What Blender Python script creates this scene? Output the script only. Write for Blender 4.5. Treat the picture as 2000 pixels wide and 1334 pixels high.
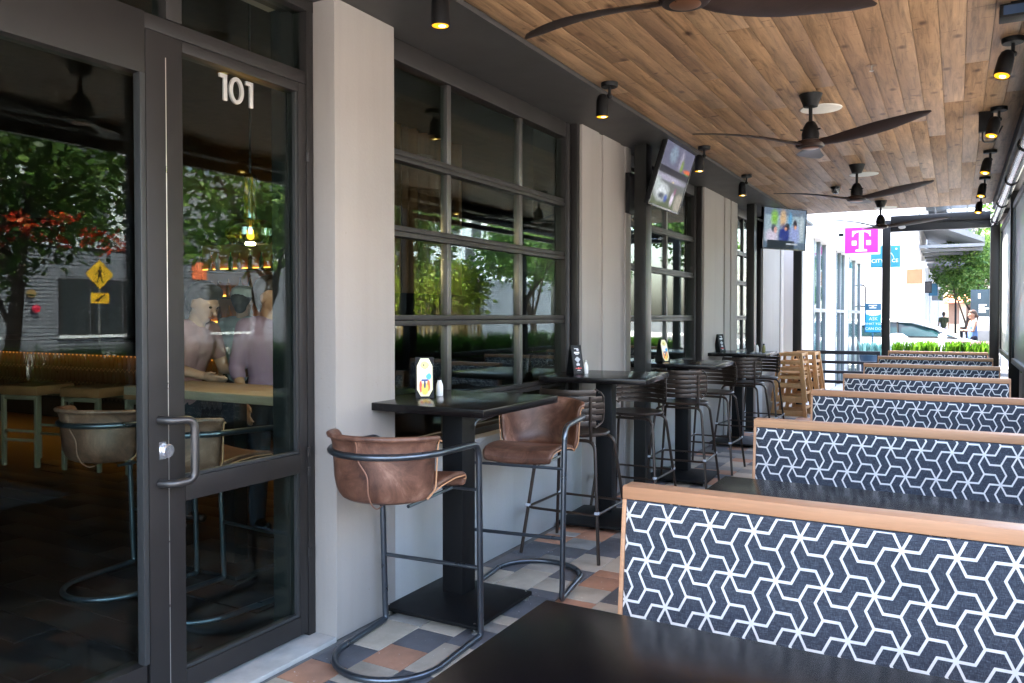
import bpy, bmesh, math, random
from mathutils import Vector, Matrix
R = math.radians
PI = math.pi
rnd = random.Random(7)
scene = bpy.context.scene
for o in list(bpy.data.objects):
    bpy.data.objects.remove(o)

# ------------------------------------------------------------------ camera, sky, sun, exposure
cam_d = bpy.data.cameras.new('camera'); cam = bpy.data.objects.new('camera', cam_d)
scene.collection.objects.link(cam); scene.camera = cam
cam.location = (0, 0, 1.48); cam.rotation_euler = (R(90 - 1.1), 0, R(29.3))
cam_d.sensor_width = 36; cam_d.lens = 1547 / 2000 * 36
cam_d.shift_y = -20.3 / 2000
cam_d.clip_start = .05; cam_d.clip_end = 600
SUN_EL, SUN_AZ = R(58), R(276)          # azimuth of the sun clockwise from +Y
w = bpy.data.worlds.new("World"); scene.world = w; w.use_nodes = True
nt = w.node_tree; nt.nodes.clear()
sky = nt.nodes.new('ShaderNodeTexSky'); sky.sky_type = 'NISHITA'; sky.sun_disc = False
sky.sun_elevation = SUN_EL; sky.sun_rotation = SUN_AZ; sky.dust_density = 5.0; sky.ozone_density = .3
bg = nt.nodes.new('ShaderNodeBackground'); bg.inputs[1].default_value = .15
wo = nt.nodes.new('ShaderNodeOutputWorld')
nt.links.new(sky.outputs[0], bg.inputs[0]); nt.links.new(bg.outputs[0], wo.inputs[0])
sl = bpy.data.lights.new('sun', 'SUN'); sl.energy = 2.8; sl.angle = R(1.0); sl.color = (1, .92, .8)
sun = bpy.data.objects.new('sun', sl); scene.collection.objects.link(sun)
sd = Vector((math.sin(SUN_AZ) * math.cos(SUN_EL), math.cos(SUN_AZ) * math.cos(SUN_EL), math.sin(SUN_EL)))
sun.rotation_euler = sd.to_track_quat('Z', 'Y').to_euler(); sun.location = sd * 40
scene.view_settings.view_transform = 'Standard'; scene.view_settings.look = 'None'
scene.view_settings.gamma = 1; scene.view_settings.use_curve_mapping = False
scene.view_settings.exposure = 4.35
scene.cycles.max_bounces = 10; scene.cycles.transparent_max_bounces = 16
scene.cycles.diffuse_bounces = 5; scene.cycles.glossy_bounces = 5
scene.cycles.sample_clamp_indirect = 6; scene.cycles.caustics_reflective = False; scene.cycles.caustics_refractive = False
scene.cycles.use_denoising = True

# ------------------------------------------------------------------ helpers
COL = scene.collection

class MB:
    """collects geometry; build() links it as one mesh object"""
    def __init__(s): s.v = []; s.f = []; s.mi = []; s.cur = 0; s.uv = {}
    def add(s, vs, fs):
        n = len(s.v); s.v += [tuple(p) for p in vs]
        for f in fs: s.f.append(tuple(i + n for i in f)); s.mi.append(s.cur)
        return s
    def box(s, x0, x1, y0, y1, z0, z1, M=None):
        vs = [Vector((x, y, z)) for x in (x0, x1) for y in (y0, y1) for z in (z0, z1)]
        if M is not None: vs = [M @ p for p in vs]
        return s.add(vs, [(0, 1, 3, 2), (4, 6, 7, 5), (0, 4, 5, 1), (2, 3, 7, 6), (0, 2, 6, 4), (1, 5, 7, 3)])
    def quad(s, a, b, c, d): return s.add([a, b, c, d], [(0, 1, 2, 3)])
    def poly(s, pts): return s.add(pts, [tuple(range(len(pts)))])
    def tube(s, pts, r, seg=10, closed=False, caps=True):
        pts = [Vector(p) for p in pts]; n = len(pts)
        rr = r if isinstance(r, (list, tuple)) else [r] * n
        T = []
        for i in range(n):
            if closed: t = pts[(i + 1) % n] - pts[i - 1]
            else: t = pts[min(i + 1, n - 1)] - pts[max(i - 1, 0)]
            T.append(t.normalized())
        u = T[0].orthogonal().normalized(); vs = []
        for i in range(n):
            u = (u - T[i] * u.dot(T[i]))
            u = u.normalized() if u.length > 1e-6 else T[i].orthogonal().normalized()
            b = T[i].cross(u)
            for k in range(seg):
                a = 2 * PI * k / seg
                vs.append(pts[i] + (u * math.cos(a) + b * math.sin(a)) * rr[i])
        fs = []
        for i in range(n if closed else n - 1):
            j = (i + 1) % n
            for k in range(seg):
                l = (k + 1) % seg
                fs.append((i * seg + k, i * seg + l, j * seg + l, j * seg + k))
        if caps and not closed:
            fs.append(tuple(range(seg))[::-1]); fs.append(tuple((n - 1) * seg + k for k in range(seg)))
        return s.add(vs, fs)
    def lathe(s, prof, c=(0, 0, 0), seg=20, M=None, cap=True):
        vs = []
        for r, z in prof:
            for k in range(seg):
                a = 2 * PI * k / seg
                p = Vector((r * math.cos(a), r * math.sin(a), z))
                if M is not None: p = M @ p
                vs.append(p + Vector(c))
        fs = []
        for i in range(len(prof) - 1):
            for k in range(seg):
                l = (k + 1) % seg
                fs.append((i * seg + k, i * seg + l, (i + 1) * seg + l, (i + 1) * seg + k))
        if cap and prof[0][0] > 1e-5: fs.append(tuple(range(seg))[::-1])
        if cap and prof[-1][0] > 1e-5: fs.append(tuple((len(prof) - 1) * seg + k for k in range(seg)))
        return s.add(vs, fs)
    def prism(s, poly, f0, f1):
        """poly: 2-D points; f0/f1 map a 2-D point to 3-D for either cap"""
        n = len(poly); vs = [f0(p) for p in poly] + [f1(p) for p in poly]
        fs = [tuple(range(n))[::-1], tuple(range(n, 2 * n))]
        fs += [(i, (i + 1) % n, n + (i + 1) % n, n + i) for i in range(n)]
        return s.add(vs, fs)
    def grid(s, rows, closed_u=False):
        n = len(rows); m = len(rows[0]); vs = [p for r in rows for p in r]; fs = []
        for i in range(n - 1):
            for j in range(m if closed_u else m - 1):
                k = (j + 1) % m
                fs.append((i * m + j, i * m + k, (i + 1) * m + k, (i + 1) * m + j))
        return s.add(vs, fs)
    def mesh(s, name, mats, bev=0, smooth=True, ang=35, sub=0):
        me = bpy.data.meshes.new(name); me.from_pydata(s.v, [], s.f)
        if not isinstance(mats, (list, tuple)): mats = [mats]
        for m in mats: me.materials.append(m)
        if len(mats) > 1:
            for p, i in zip(me.polygons, s.mi): p.material_index = i
        bm = bmesh.new(); bm.from_mesh(me)
        bmesh.ops.remove_doubles(bm, verts=bm.verts, dist=1e-5)
        bmesh.ops.recalc_face_normals(bm, faces=bm.faces)
        if bev:
            es = [e for e in bm.edges if len(e.link_faces) == 2 and e.calc_face_angle(0) > .6]
            bmesh.ops.bevel(bm, geom=es, offset=bev, segments=2, affect='EDGES', profile=.6, clamp_overlap=True)
        bm.to_mesh(me); bm.free()
        if smooth:
            me.polygons.foreach_set('use_smooth', [True] * len(me.polygons))
            me.set_sharp_from_angle(angle=R(ang))
        return me
    def build(s, name, mats, parent=None, **k):
        me = s.mesh(name, mats, **{q: v for q, v in k.items() if q in ('bev', 'smooth', 'ang')})
        o = bpy.data.objects.new(name, me); COL.objects.link(o)
        if parent is not None: o.parent = parent
        return o

def tag(o, label=None, cat=None, group=None, kind=None):
    if label: o['label'] = label
    if cat: o['category'] = cat
    if group: o['group'] = group
    if kind: o['kind'] = kind
    return o

def thing(name, label, cat, loc=(0, 0, 0), rz=0, group=None, kind=None):
    o = bpy.data.objects.new(name, None); COL.objects.link(o)
    o.location = loc; o.rotation_euler = (0, 0, rz); o.empty_display_size = .1
    return tag(o, label, cat, group, kind)

def inst(me, name, parent=None, loc=(0, 0, 0), rot=(0, 0, 0), sc=(1, 1, 1)):
    o = bpy.data.objects.new(name, me); COL.objects.link(o)
    if parent is not None: o.parent = parent
    o.location = loc; o.rotation_euler = rot; o.scale = sc
    return o

def dup(root, loc, rz=0, label=None):
    r = root.copy(); COL.objects.link(r); r.location = loc; r.rotation_euler = (0, 0, rz)
    if label: r['label'] = label
    for ch in list(root.children):
        c = ch.copy(); COL.objects.link(c); c.parent = r
        for g in list(ch.children):
            d = g.copy(); COL.objects.link(d); d.parent = c
    return r

def fillet(pts, r, n=6, closed=False):
    """round the corners of a polyline"""
    pts = [Vector(p) for p in pts]; out = []; m = len(pts)
    for i, p in enumerate(pts):
        if not closed and i in (0, m - 1): out.append(p); continue
        a, b = pts[i - 1], pts[(i + 1) % m]
        rr = r[i] if isinstance(r, (list, tuple)) else r
        d = min(rr, (a - p).length * .49, (b - p).length * .49)
        p0 = p + (a - p).normalized() * d; p1 = p + (b - p).normalized() * d
        for k in range(n + 1):
            t = k / n
            out.append(p0 * (1 - t) ** 2 + p * 2 * t * (1 - t) + p1 * t * t)
    return out

def text_mesh(body, size, ext, mat, name, M, font_scale=(1, 1)):
    c = bpy.data.curves.new('txt', 'FONT'); c.body = body; c.size = size; c.extrude = ext
    c.align_x = 'CENTER'; c.align_y = 'CENTER'; c.resolution_u = 3
    t = bpy.data.objects.new('txt', c); COL.objects.link(t)
    dg = bpy.context.evaluated_depsgraph_get(); dg.update()
    me = bpy.data.meshes.new_from_object(t.evaluated_get(dg)); bpy.data.objects.remove(t)
    me.transform(Matrix.Diagonal((font_scale[0], font_scale[1], 1, 1))); me.transform(M)
    me.materials.clear(); me.materials.append(mat); me.name = name
    return me

# ------------------------------------------------------------------ materials
def newmat(name):
    m = bpy.data.materials.new(name); m.use_nodes = True
    t = m.node_tree; t.nodes.clear()
    out = t.nodes.new('ShaderNodeOutputMaterial'); p = t.nodes.new('ShaderNodeBsdfPrincipled')
    t.links.new(p.outputs[0], out.inputs[0])
    return m, t, p, out

def setin(p, **k):
    N = dict(rough='Roughness', metal='Metallic', spec='Specular IOR Level', coat='Coat Weight', coatr='Coat Roughness',
             trans='Transmission Weight', alpha='Alpha', es='Emission Strength', sheen='Sheen Weight')
    for q, v in k.items(): p.inputs[N[q]].default_value = v

def node(t, ty, **k):
    n = t.nodes.new(ty)
    for q, v in k.items(): setattr(n, q, v)
    return n

def ramp(t, stops):
    n = t.nodes.new('ShaderNodeValToRGB'); e = n.color_ramp.elements
    while len(e) < len(stops): e.new(.5)
    for i, (p, c) in enumerate(stops):
        e[i].position = p; e[i].color = (*c, 1) if len(c) == 3 else c
    return n

def coords(t, scale=(1, 1, 1), rand=True, which='Object'):
    tc = t.nodes.new('ShaderNodeTexCoord'); mp = t.nodes.new('ShaderNodeMapping'); mp.inputs['Scale'].default_value = scale
    if rand:
        oi = t.nodes.new('ShaderNodeObjectInfo'); m = node(t, 'ShaderNodeMath', operation='MULTIPLY'); m.inputs[1].default_value = 53.7
        ad = node(t, 'ShaderNodeVectorMath', operation='ADD')
        t.links.new(oi.outputs['Random'], m.inputs[0]); t.links.new(tc.outputs[which], ad.inputs[0]); t.links.new(m.outputs[0], ad.inputs[1])
        t.links.new(ad.outputs[0], mp.inputs[0])
    else: t.links.new(tc.outputs[which], mp.inputs[0])
    return mp.outputs[0]

def noise_tex(t, vec, scale, detail=4, rough=.55, dist=0):
    n = t.nodes.new('ShaderNodeTexNoise'); n.inputs['Scale'].default_value = scale; n.inputs['Detail'].default_value = detail
    n.inputs['Roughness'].default_value = rough; n.inputs['Distortion'].default_value = dist
    t.links.new(vec, n.inputs['Vector']); return n.outputs[0]

def mixc(t, fac, a, b, mode='MIX'):
    n = node(t, 'ShaderNodeMix', data_type='RGBA', blend_type=mode)
    for s, v in ((0, fac), (6, a), (7, b)):
        if hasattr(v, 'links'): t.links.new(v, n.inputs[s])
        elif s == 0: n.inputs[0].default_value = v
        else: n.inputs[s].default_value = (*v, 1)
    return n.outputs[2]

def mulc(c, k): return tuple(max(0, x * k) for x in c)

def mat(name, col, rough=.5, metal=0, spec=.5, var=.12, vscale=6, bump=0, bscale=60, coat=0, stretch=(1, 1, 1), rvar=.08):
    m, t, p, o = newmat(name); setin(p, rough=rough, metal=metal, spec=spec, coat=coat)
    v = coords(t, stretch)
    n = noise_tex(t, v, vscale, 5)
    r = ramp(t, [(.25, mulc(col, 1 - var)), (.75, mulc(col, 1 + var))])
    t.links.new(n, r.inputs[0]); t.links.new(r.outputs[0], p.inputs['Base Color'])
    if rvar:
        n2 = noise_tex(t, v, vscale * 2.3, 5)
        mr = node(t, 'ShaderNodeMapRange'); mr.inputs[3].default_value = max(.02, rough - rvar); mr.inputs[4].default_value = min(1, rough + rvar)
        t.links.new(n2, mr.inputs[0]); t.links.new(mr.outputs[0], p.inputs['Roughness'])
    if bump:
        b = t.nodes.new('ShaderNodeBump'); b.inputs['Strength'].default_value = bump; b.inputs['Distance'].default_value = .004
        t.links.new(noise_tex(t, v, bscale, 6), b.inputs['Height']); t.links.new(b.outputs[0], p.inputs['Normal'])
    return m

def emis(name, col, s):
    m, t, p, o = newmat(name); e = t.nodes.new('ShaderNodeEmission'); e.inputs[0].default_value = (*col, 1); e.inputs[1].default_value = s
    t.links.new(e.outputs[0], o.inputs[0]); return m

def glass(name, tint=(.86, .95, .92), base=.05, gain=.7, power=3.0):
    m, t, p, o = newmat(name); t.nodes.remove(p)
    tr = t.nodes.new('ShaderNodeBsdfTransparent'); tr.inputs[0].default_value = (*tint, 1)
    gl = t.nodes.new('ShaderNodeBsdfGlossy'); gl.inputs['Roughness'].default_value = 0; gl.inputs[0].default_value = (.95, 1, .98, 1)
    lw = t.nodes.new('ShaderNodeLayerWeight'); lw.inputs[0].default_value = .5
    pw = node(t, 'ShaderNodeMath', operation='POWER'); pw.inputs[1].default_value = power
    ml = node(t, 'ShaderNodeMath', operation='MULTIPLY_ADD'); ml.inputs[1].default_value = gain; ml.inputs[2].default_value = base
    ml.use_clamp = True
    mx = t.nodes.new('ShaderNodeMixShader')
    t.links.new(lw.outputs['Facing'], pw.inputs[0]); t.links.new(pw.outputs[0], ml.inputs[0]); t.links.new(ml.outputs[0], mx.inputs[0])
    t.links.new(tr.outputs[0], mx.inputs[1]); t.links.new(gl.outputs[0], mx.inputs[2]); t.links.new(mx.outputs[0], o.inputs[0])
    return m

def wood(name, c, axis=1, rough=.5, knots=True, spread=.35, seed=0, dark=.45, coat=0):
    """c: list of board tones picked per object; grain runs along the axis"""
    m, t, p, o = newmat(name); setin(p, rough=rough, spec=.35, coat=coat)
    sc = [14, 14, 14]; sc[axis] = .9
    v = coords(t, tuple(sc))
    oi = t.nodes.new('ShaderNodeObjectInfo')
    rb = ramp(t, [(i / max(1, len(c) - 1), q) for i, q in enumerate(c)]); rb.color_ramp.interpolation = 'LINEAR'
    t.links.new(oi.outputs['Random'], rb.inputs[0])
    g = noise_tex(t, v, 2.6, 10, .7, .7)
    gr = ramp(t, [(.3, (1 - spread,) * 3), (.5, (1, 1, 1)), (.72, (1 + spread * .8,) * 3)])
    t.links.new(g, gr.inputs[0])
    col = mixc(t, 1, rb.outputs[0], gr.outputs[0], 'MULTIPLY')
    sc2 = [2.2, 2.2, 2.2]; sc2[axis] = .55
    blotch = noise_tex(t, coords(t, tuple(sc2)), 1.6, 3)
    br = ramp(t, [(.3, (.72, .68, .66)), (.7, (1.18, 1.18, 1.15))]); t.links.new(blotch, br.inputs[0])
    col = mixc(t, .8, col, br.outputs[0], 'MULTIPLY')
    if knots:
        sk = [7, 7, 7]; sk[axis] = 4.2
        vo = t.nodes.new('ShaderNodeTexVoronoi'); vo.inputs['Scale'].default_value = 1.0
        mp = coords(t, tuple(sk)); t.links.new(mp, vo.inputs['Vector'])
        kr = ramp(t, [(.06, (1, 1, 1)), (.2, (0, 0, 0))]); t.links.new(vo.outputs['Distance'], kr.inputs[0])
        st = [26, 26, 26]; st[axis] = 110
        st[axis] = 34; st = [9 if i != axis else 42 for i in range(3)]
        tick = noise_tex(t, coords(t, tuple(st)), 1.0, 4, .6, .8)
        tr = ramp(t, [(.635, (0, 0, 0)), (.70, (1, 1, 1))]); t.links.new(tick, tr.inputs[0])
        mx = node(t, 'ShaderNodeMix', data_type='RGBA', blend_type='LIGHTEN'); mx.inputs[0].default_value = 1
        t.links.new(kr.outputs[0], mx.inputs[6]); t.links.new(tr.outputs[0], mx.inputs[7])
        col = mixc(t, mx.outputs[2], col, mixc(t, 1, col, (dark, dark * .75, dark * .62), 'MULTIPLY'))
    t.links.new(col, p.inputs['Base Color'])
    b = t.nodes.new('ShaderNodeBump'); b.inputs['Strength'].default_value = .25; b.inputs['Distance'].default_value = .002
    t.links.new(g, b.inputs['Height']); t.links.new(b.outputs[0], p.inputs['Normal'])
    return m

def picture(name, base, blobs, strength, top=None):
    """flat print / screen: soft-edged ellipses (u, v, ru, rv, colour, softness) over a vertical gradient, in UV space"""
    m, t, p, o = newmat(name)
    tc = t.nodes.new('ShaderNodeTexCoord'); sp = t.nodes.new('ShaderNodeSeparateXYZ'); t.links.new(tc.outputs['UV'], sp.inputs[0])
    nz = noise_tex(t, tc.outputs['UV'], 11, 6, .7)
    gr = ramp(t, [(0, base), (1, top or base)]); t.links.new(sp.outputs[1], gr.inputs[0]); col = gr.outputs[0]
    for (u, v, ru, rv, c, soft) in blobs:
        box = soft < 0; soft = abs(soft) * (1 if box or not strength else 1.9)
        def term(src, c0, r):
            a = node(t, 'ShaderNodeMath', operation='SUBTRACT'); a.inputs[1].default_value = c0; t.links.new(src, a.inputs[0])
            d = node(t, 'ShaderNodeMath', operation='DIVIDE'); d.inputs[1].default_value = r; t.links.new(a.outputs[0], d.inputs[0])
            ab = node(t, 'ShaderNodeMath', operation='ABSOLUTE'); t.links.new(d.outputs[0], ab.inputs[0])
            if box: return ab.outputs[0]
            s = node(t, 'ShaderNodeMath', operation='POWER'); s.inputs[1].default_value = 2; t.links.new(ab.outputs[0], s.inputs[0]); return s.outputs[0]
        a, b = term(sp.outputs[0], u, ru), term(sp.outputs[1], v, rv)
        ad = node(t, 'ShaderNodeMath', operation='MAXIMUM' if box else 'ADD'); t.links.new(a, ad.inputs[0]); t.links.new(b, ad.inputs[1])
        wob = node(t, 'ShaderNodeMath', operation='MULTIPLY_ADD'); wob.inputs[1].default_value = 0 if box else 1.7; t.links.new(nz, wob.inputs[0]); t.links.new(ad.outputs[0], wob.inputs[2])
        mr = node(t, 'ShaderNodeMapRange'); mr.inputs[1].default_value = 1 + (0 if box else .85) - soft; mr.inputs[2].default_value = 1 + (0 if box else .85) + soft
        mr.inputs[3].default_value = 1; mr.inputs[4].default_value = 0; t.links.new(wob.outputs[0], mr.inputs[0])
        col = mixc(t, mr.outputs[0], col, c)
    if strength:
        n3 = noise_tex(t, tc.outputs['UV'], 23, 6, .7); r3 = ramp(t, [(.3, (.2,) * 3), (.7, (1.6,) * 3)]); t.links.new(n3, r3.inputs[0]); col = mixc(t, .75, col, r3.outputs[0], 'MULTIPLY')
    t.links.new(col, p.inputs['Base Color']); setin(p, rough=.5, spec=.1 if strength else .4)
    if strength:
        t.links.new(col, p.inputs['Emission Color']); setin(p, es=strength)
        p.inputs['Base Color'].default_value = (.002, .002, .002, 1)
        for l in list(p.inputs['Base Color'].links): t.links.remove(l)
    return m

def screen_quad(name, a, b, c, d, m, parent):
    me = bpy.data.meshes.new(name); me.from_pydata([a, b, c, d], [], [(0, 1, 2, 3)])
    uv = me.uv_layers.new(name='UVMap')
    for i, q in enumerate(((0, 0), (1, 0), (1, 1), (0, 1))): uv.data[i].uv = q
    me.materials.append(m)
    return inst(me, name, parent)

# palette
frame_m = mat('dark_bronze_paint', (.022, .0195, .0185), .44, 0, .32, .15, 3, .05, 200)
blackmet = mat('black_powder_coat', (.005, .005, .0055), .5, 0, .22, .2, 4, .1, 300)
tube_m = mat('gunmetal_tube', (.11, .125, .145), .3, .85, .5, .2, 5, .04, 150)
brontube = mat('bronze_tube', (.045, .031, .024), .36, .45, .5, .2, 5, .05, 200)
def wallpaint(name, col):
    m = mat(name, col, .58, 0, .35, .05, 1.0, .3, 70); t = m.node_tree; p = [n for n in t.nodes if n.type == 'BSDF_PRINCIPLED'][0]; src = p.inputs['Base Color'].links[0].from_socket
    st = noise_tex(t, coords(t, (7, 7, .35), False), 1.0, 6, .65); sr = ramp(t, [(.36, (.80, .79, .77)), (.56, (1, 1, 1))]); t.links.new(st, sr.inputs[0]); c = mixc(t, .28, src, sr.outputs[0], 'MULTIPLY')
    sc = noise_tex(t, coords(t, (1, 1, 1), False), 17, 7, .75, 1.2); r2 = ramp(t, [(.665, (1, 1, 1)), (.72, (.55, .53, .5))]); t.links.new(sc, r2.inputs[0]); c = mixc(t, .8, c, r2.outputs[0], 'MULTIPLY')
    t.links.new(c, p.inputs['Base Color']); return m
pillar_m = wallpaint('greige_wall_paint', (.34, .308, .28))
wall_m = wallpaint('pale_grey_wall_paint', (.38, .38, .37))
soffit_m = mat('charcoal_soffit_paint', (.05, .047, .046), .5, 0, .35, .1, 2, .1, 90)
tabletop_m = mat('black_laminate', (.0065, .005, .0052), .22, 0, .28, .1, 3, rvar=.06)
silver = mat('brushed_silver', (.62, .6, .57), .3, .9)
white_m = mat('white_plastic', (.78, .78, .76), .4)
grout_m = mat('dark_grout', (.16, .155, .15), .8, 0, .3, .2, 20, .3, 200)
slate_m = mat('slate_paver', (.135, .135, .145), .55, 0, .4, .22, 5, .35, 70)
sand_m = mat('sandstone_paver', (.5, .43, .34), .6, 0, .4, .16, 5, .35, 70)
terra_m = mat('terracotta_paver', (.46, .24, .15), .6, 0, .4, .2, 5, .35, 70)
dusk_m = mat('grey_paver', (.33, .31, .28), .58, 0, .4, .2, 5, .35, 70)
plank_m = wood('cedar_ceiling_board', [(0.268, 0.1554, 0.0822), (0.3052, 0.1833, 0.0983), (0.3362, 0.205, 0.112), (0.2928, 0.174, 0.0934), (0.3734, 0.2298, 0.1256), (0.3176, 0.1926, 0.1039), (0.2742, 0.1616, 0.0896), (0.3424, 0.2081, 0.112)], 1, .5, True, .6, dark=.28)
trim_m = wood('oiled_oak_trim', [(.54, .275, .145), (.58, .31, .165)], 0, .4, False, .18)
hc_m = wood('beech', [(.52, .28, .12), (.56, .31, .135)], 2, .45, False, .15)
fan_m = wood('walnut_fan_blade', [(.018, .009, .0065), (.024, .012, .008)], 0, .45, False, .3)
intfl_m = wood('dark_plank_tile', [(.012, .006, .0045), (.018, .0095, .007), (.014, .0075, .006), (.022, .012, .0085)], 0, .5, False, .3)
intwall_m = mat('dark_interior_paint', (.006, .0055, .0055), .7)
glass_m = glass('window_glass', base=.014, gain=.37)
glass_far = glass('shop_glass', (.8, .93, .93), .06, .5)
leather_m, _t, _p, _o = newmat('brown_leather')
setin(_p, rough=.42, spec=.5)
_v = coords(_t, (1, 1, 1))
_r = ramp(_t, [(.28, (.035, .014, .009)), (.44, (.105, .046, .029)), (.56, (.165, .078, .05)), (.72, (.34, .19, .135))])
_t.links.new(noise_tex(_t, _v, 6.5, 10, .68, .9), _r.inputs[0]); _t.links.new(_r.outputs[0], _p.inputs['Base Color'])
_b = _t.nodes.new('ShaderNodeBump'); _b.inputs['Strength'].default_value = .3; _b.inputs['Distance'].default_value = .003
_t.links.new(noise_tex(_t, _v, 90, 6), _b.inputs['Height']); _t.links.new(_b.outputs[0], _p.inputs['Normal'])
piping_m = mat('raw_leather_edge', (.52, .27, .14), .6)
def specks(m, c=(.75, .73, .7), sc=55, th=.70):
    t = m.node_tree; p = [n for n in t.nodes if n.type == 'BSDF_PRINCIPLED'][0]; src = p.inputs['Base Color'].links[0].from_socket
    n = noise_tex(t, coords(t, (1, 1, 1)), sc, 3, .6); r = ramp(t, [(th, (0, 0, 0)), (th + .03, (1, 1, 1))]); t.links.new(n, r.inputs[0]); k = mixc(t, r.outputs[0], src, c)
    n2 = noise_tex(t, coords(t, (1, 1, 1)), 3.2, 6, .65); r2 = ramp(t, [(.32, (.62, .6, .58)), (.55, (1, 1, 1))]); t.links.new(n2, r2.inputs[0]); t.links.new(mixc(t, .75, k, r2.outputs[0], 'MULTIPLY'), p.inputs['Base Color'])
for _m in (slate_m, sand_m, terra_m, dusk_m): specks(_m)
fabric_m, _t, _p, _o = newmat('navy_heather_fabric'); setin(_p, rough=.9, spec=.2, sheen=.1)
_a = noise_tex(_t, coords(_t, (60, 60, 900)), 1.0, 3); _c = noise_tex(_t, coords(_t, (900, 900, 60)), 1.0, 3)
_ad = node(_t, 'ShaderNodeMath', operation='ADD'); _t.links.new(_a, _ad.inputs[0]); _t.links.new(_c, _ad.inputs[1])
_r = ramp(_t, [(.36, (.022, .026, .036)), (.52, (.052, .06, .078)), (.64, (.13, .14, .16))]); _m2 = node(_t, 'ShaderNodeMath', operation='MULTIPLY'); _m2.inputs[1].default_value = .5
_t.links.new(_ad.outputs[0], _m2.inputs[0]); _t.links.new(_m2.outputs[0], _r.inputs[0]); _t.links.new(_r.outputs[0], _p.inputs['Base Color'])
_b = _t.nodes.new('ShaderNodeBump'); _b.inputs['Strength'].default_value = .35; _b.inputs['Distance'].default_value = .001
_t.links.new(_m2.outputs[0], _b.inputs['Height']); _t.links.new(_b.outputs[0], _p.inputs['Normal'])
stitch_m = mat('cream_woven_thread', (.78, .755, .72), .85, 0, .2, .08, 30, .3, 400)
amber = emis('amber_lamp_glow', (1, .42, .02), .11)
core = emis('lamp_core', (1, .72, .25), .9)
led = emis('orange_led_strip', (1, .32, .03), .7)
warm = emis('warm_bulb', (1, .62, .25), .35)
# ------------------------------------------------------------------ ground, floor, ceiling
asphalt = mat('asphalt', (.06, .06, .062), .85, 0, .3, .2, 3, .3, 60)
concrete = mat('sidewalk_concrete', (.33, .32, .3), .8, 0, .3, .1, .8, .2, 40)
def struct(name, mb, m, label=None, cat=None, parent=None, **k):
    o = mb.build(name, m, parent, **k)
    return tag(o, label, cat, kind='structure')
b = MB(); b.quad((-250, -250, -.11), (250, -250, -.11), (250, 250, -.11), (-250, 250, -.11)); struct('ground', b, asphalt, 'dark asphalt ground all around the buildings', 'ground')
b = MB(); b.box(-16, 7, -12, 23.2, -.3, -.06); b.box(-16, 1.9, 26.9, 75, -.3, -.06)
struct('sidewalk', b, concrete, 'pale concrete sidewalk beside the patio and the shops', 'sidewalk')
b = MB(); b.box(15.5, 60, -12, 75, -.3, -.05); struct('far_sidewalk', b, concrete, 'pale concrete sidewalk across the street', 'sidewalk')
b = MB(); b.box(-2.6, 1.0, -3, 13.4, -.06, -.0085)
floor = struct('patio_floor', b, grout_m, 'patio floor of mixed grey, sand and terracotta pavers', 'floor')
fr = random.Random(3)
tile_me = {}
def tmesh(w_, L, m):
    k = (w_, L, m.name)
    if k not in tile_me:
        q = MB(); q.box(-w_ / 2 + .002, w_ / 2 - .002, -L / 2 + .002, L / 2 - .002, -.008, 0); tile_me[k] = q.mesh('tile', m, bev=.0025)
    return tile_me[k]
rest = []; placed = []
for k in range(16):
    x = -2.42 + .205 * k + .1025; y = -1.0 - fr.random() * .3
    prev = None
    while y < 13.3:
        L = fr.choice([.105, .205, .205, .205, .31]); c = fr.choices([slate_m, sand_m, terra_m, dusk_m], [.42, .2, .2, .18])[0]
        if c is prev: c = fr.choice([slate_m, sand_m, terra_m])
        prev = c
        (placed if (x < -.8 and 2.2 < y < 8.6) else rest).append((x, y + L / 2, L, c)); y += L
for x, y, L, c in placed:
    o = inst(tmesh(.205, L, c), 'tile', floor, (x, y, fr.uniform(-.0012, .0012)), (fr.uniform(-.002, .002), fr.uniform(-.002, .002), fr.uniform(-.004, .004)))
mats4 = [slate_m, sand_m, terra_m, dusk_m]; b = MB()
for x, y, L, c in rest:
    b.cur = mats4.index(c); z = fr.uniform(-.001, .001); b.box(x - .1, x + .1, y - L / 2 + .0025, y + L / 2 - .0025, -.0085, z)
tag(b.build('paving', mats4, floor, smooth=False), kind='stuff')

ZC = 2.935
b = MB(); b.box(-2.75, .72, -.9, 12.0, ZC + .018, 3.35)
ceil = struct('ceiling', b, soffit_m, 'patio ceiling of knotty cedar boards', 'ceiling')
ring = [2.2, 2.8, 3.4, 4.2]; pm = {}
def pmesh(L):
    if L not in pm:
        q = MB(); q.box(-.0588, .0588, -L / 2 + .0015, L / 2 - .0015, 0, .017); pm[L] = q.mesh('plank', plank_m, bev=.0035)
    return pm[L]
for k in range(20):
    x = -1.997 + .1192 * (k + .5); y = -.9
    first = True
    while y < 11.98:
        L = fr.choice(ring)
        if y + L > 12.0 or 12.0 - y - L < .5: L = 12.0 - y
        if first: L = round(fr.uniform(.6, 3.2), 1); first = False
        L = round(L, 3)
        inst(pmesh(L), 'plank', ceil, (x, y + L / 2, ZC + fr.uniform(0, .0015)))
        y += L
b = MB(); b.box(-2.8, -2.003, -.9, 13.38, 2.914, 2.952); struct('soffit', b, soffit_m, 'charcoal soffit between the shopfront and the cedar ceiling', 'soffit')
b = MB(); b.box(.392, .72, -.9, 12.0, 2.86, 2.95); b.box(.5, .72, 12.0, 13.4, 2.8, 2.97); struct('canopy_fascia_beam', b, blackmet, 'black edge beam along the open side of the canopy', 'beam', bev=.004)

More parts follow.
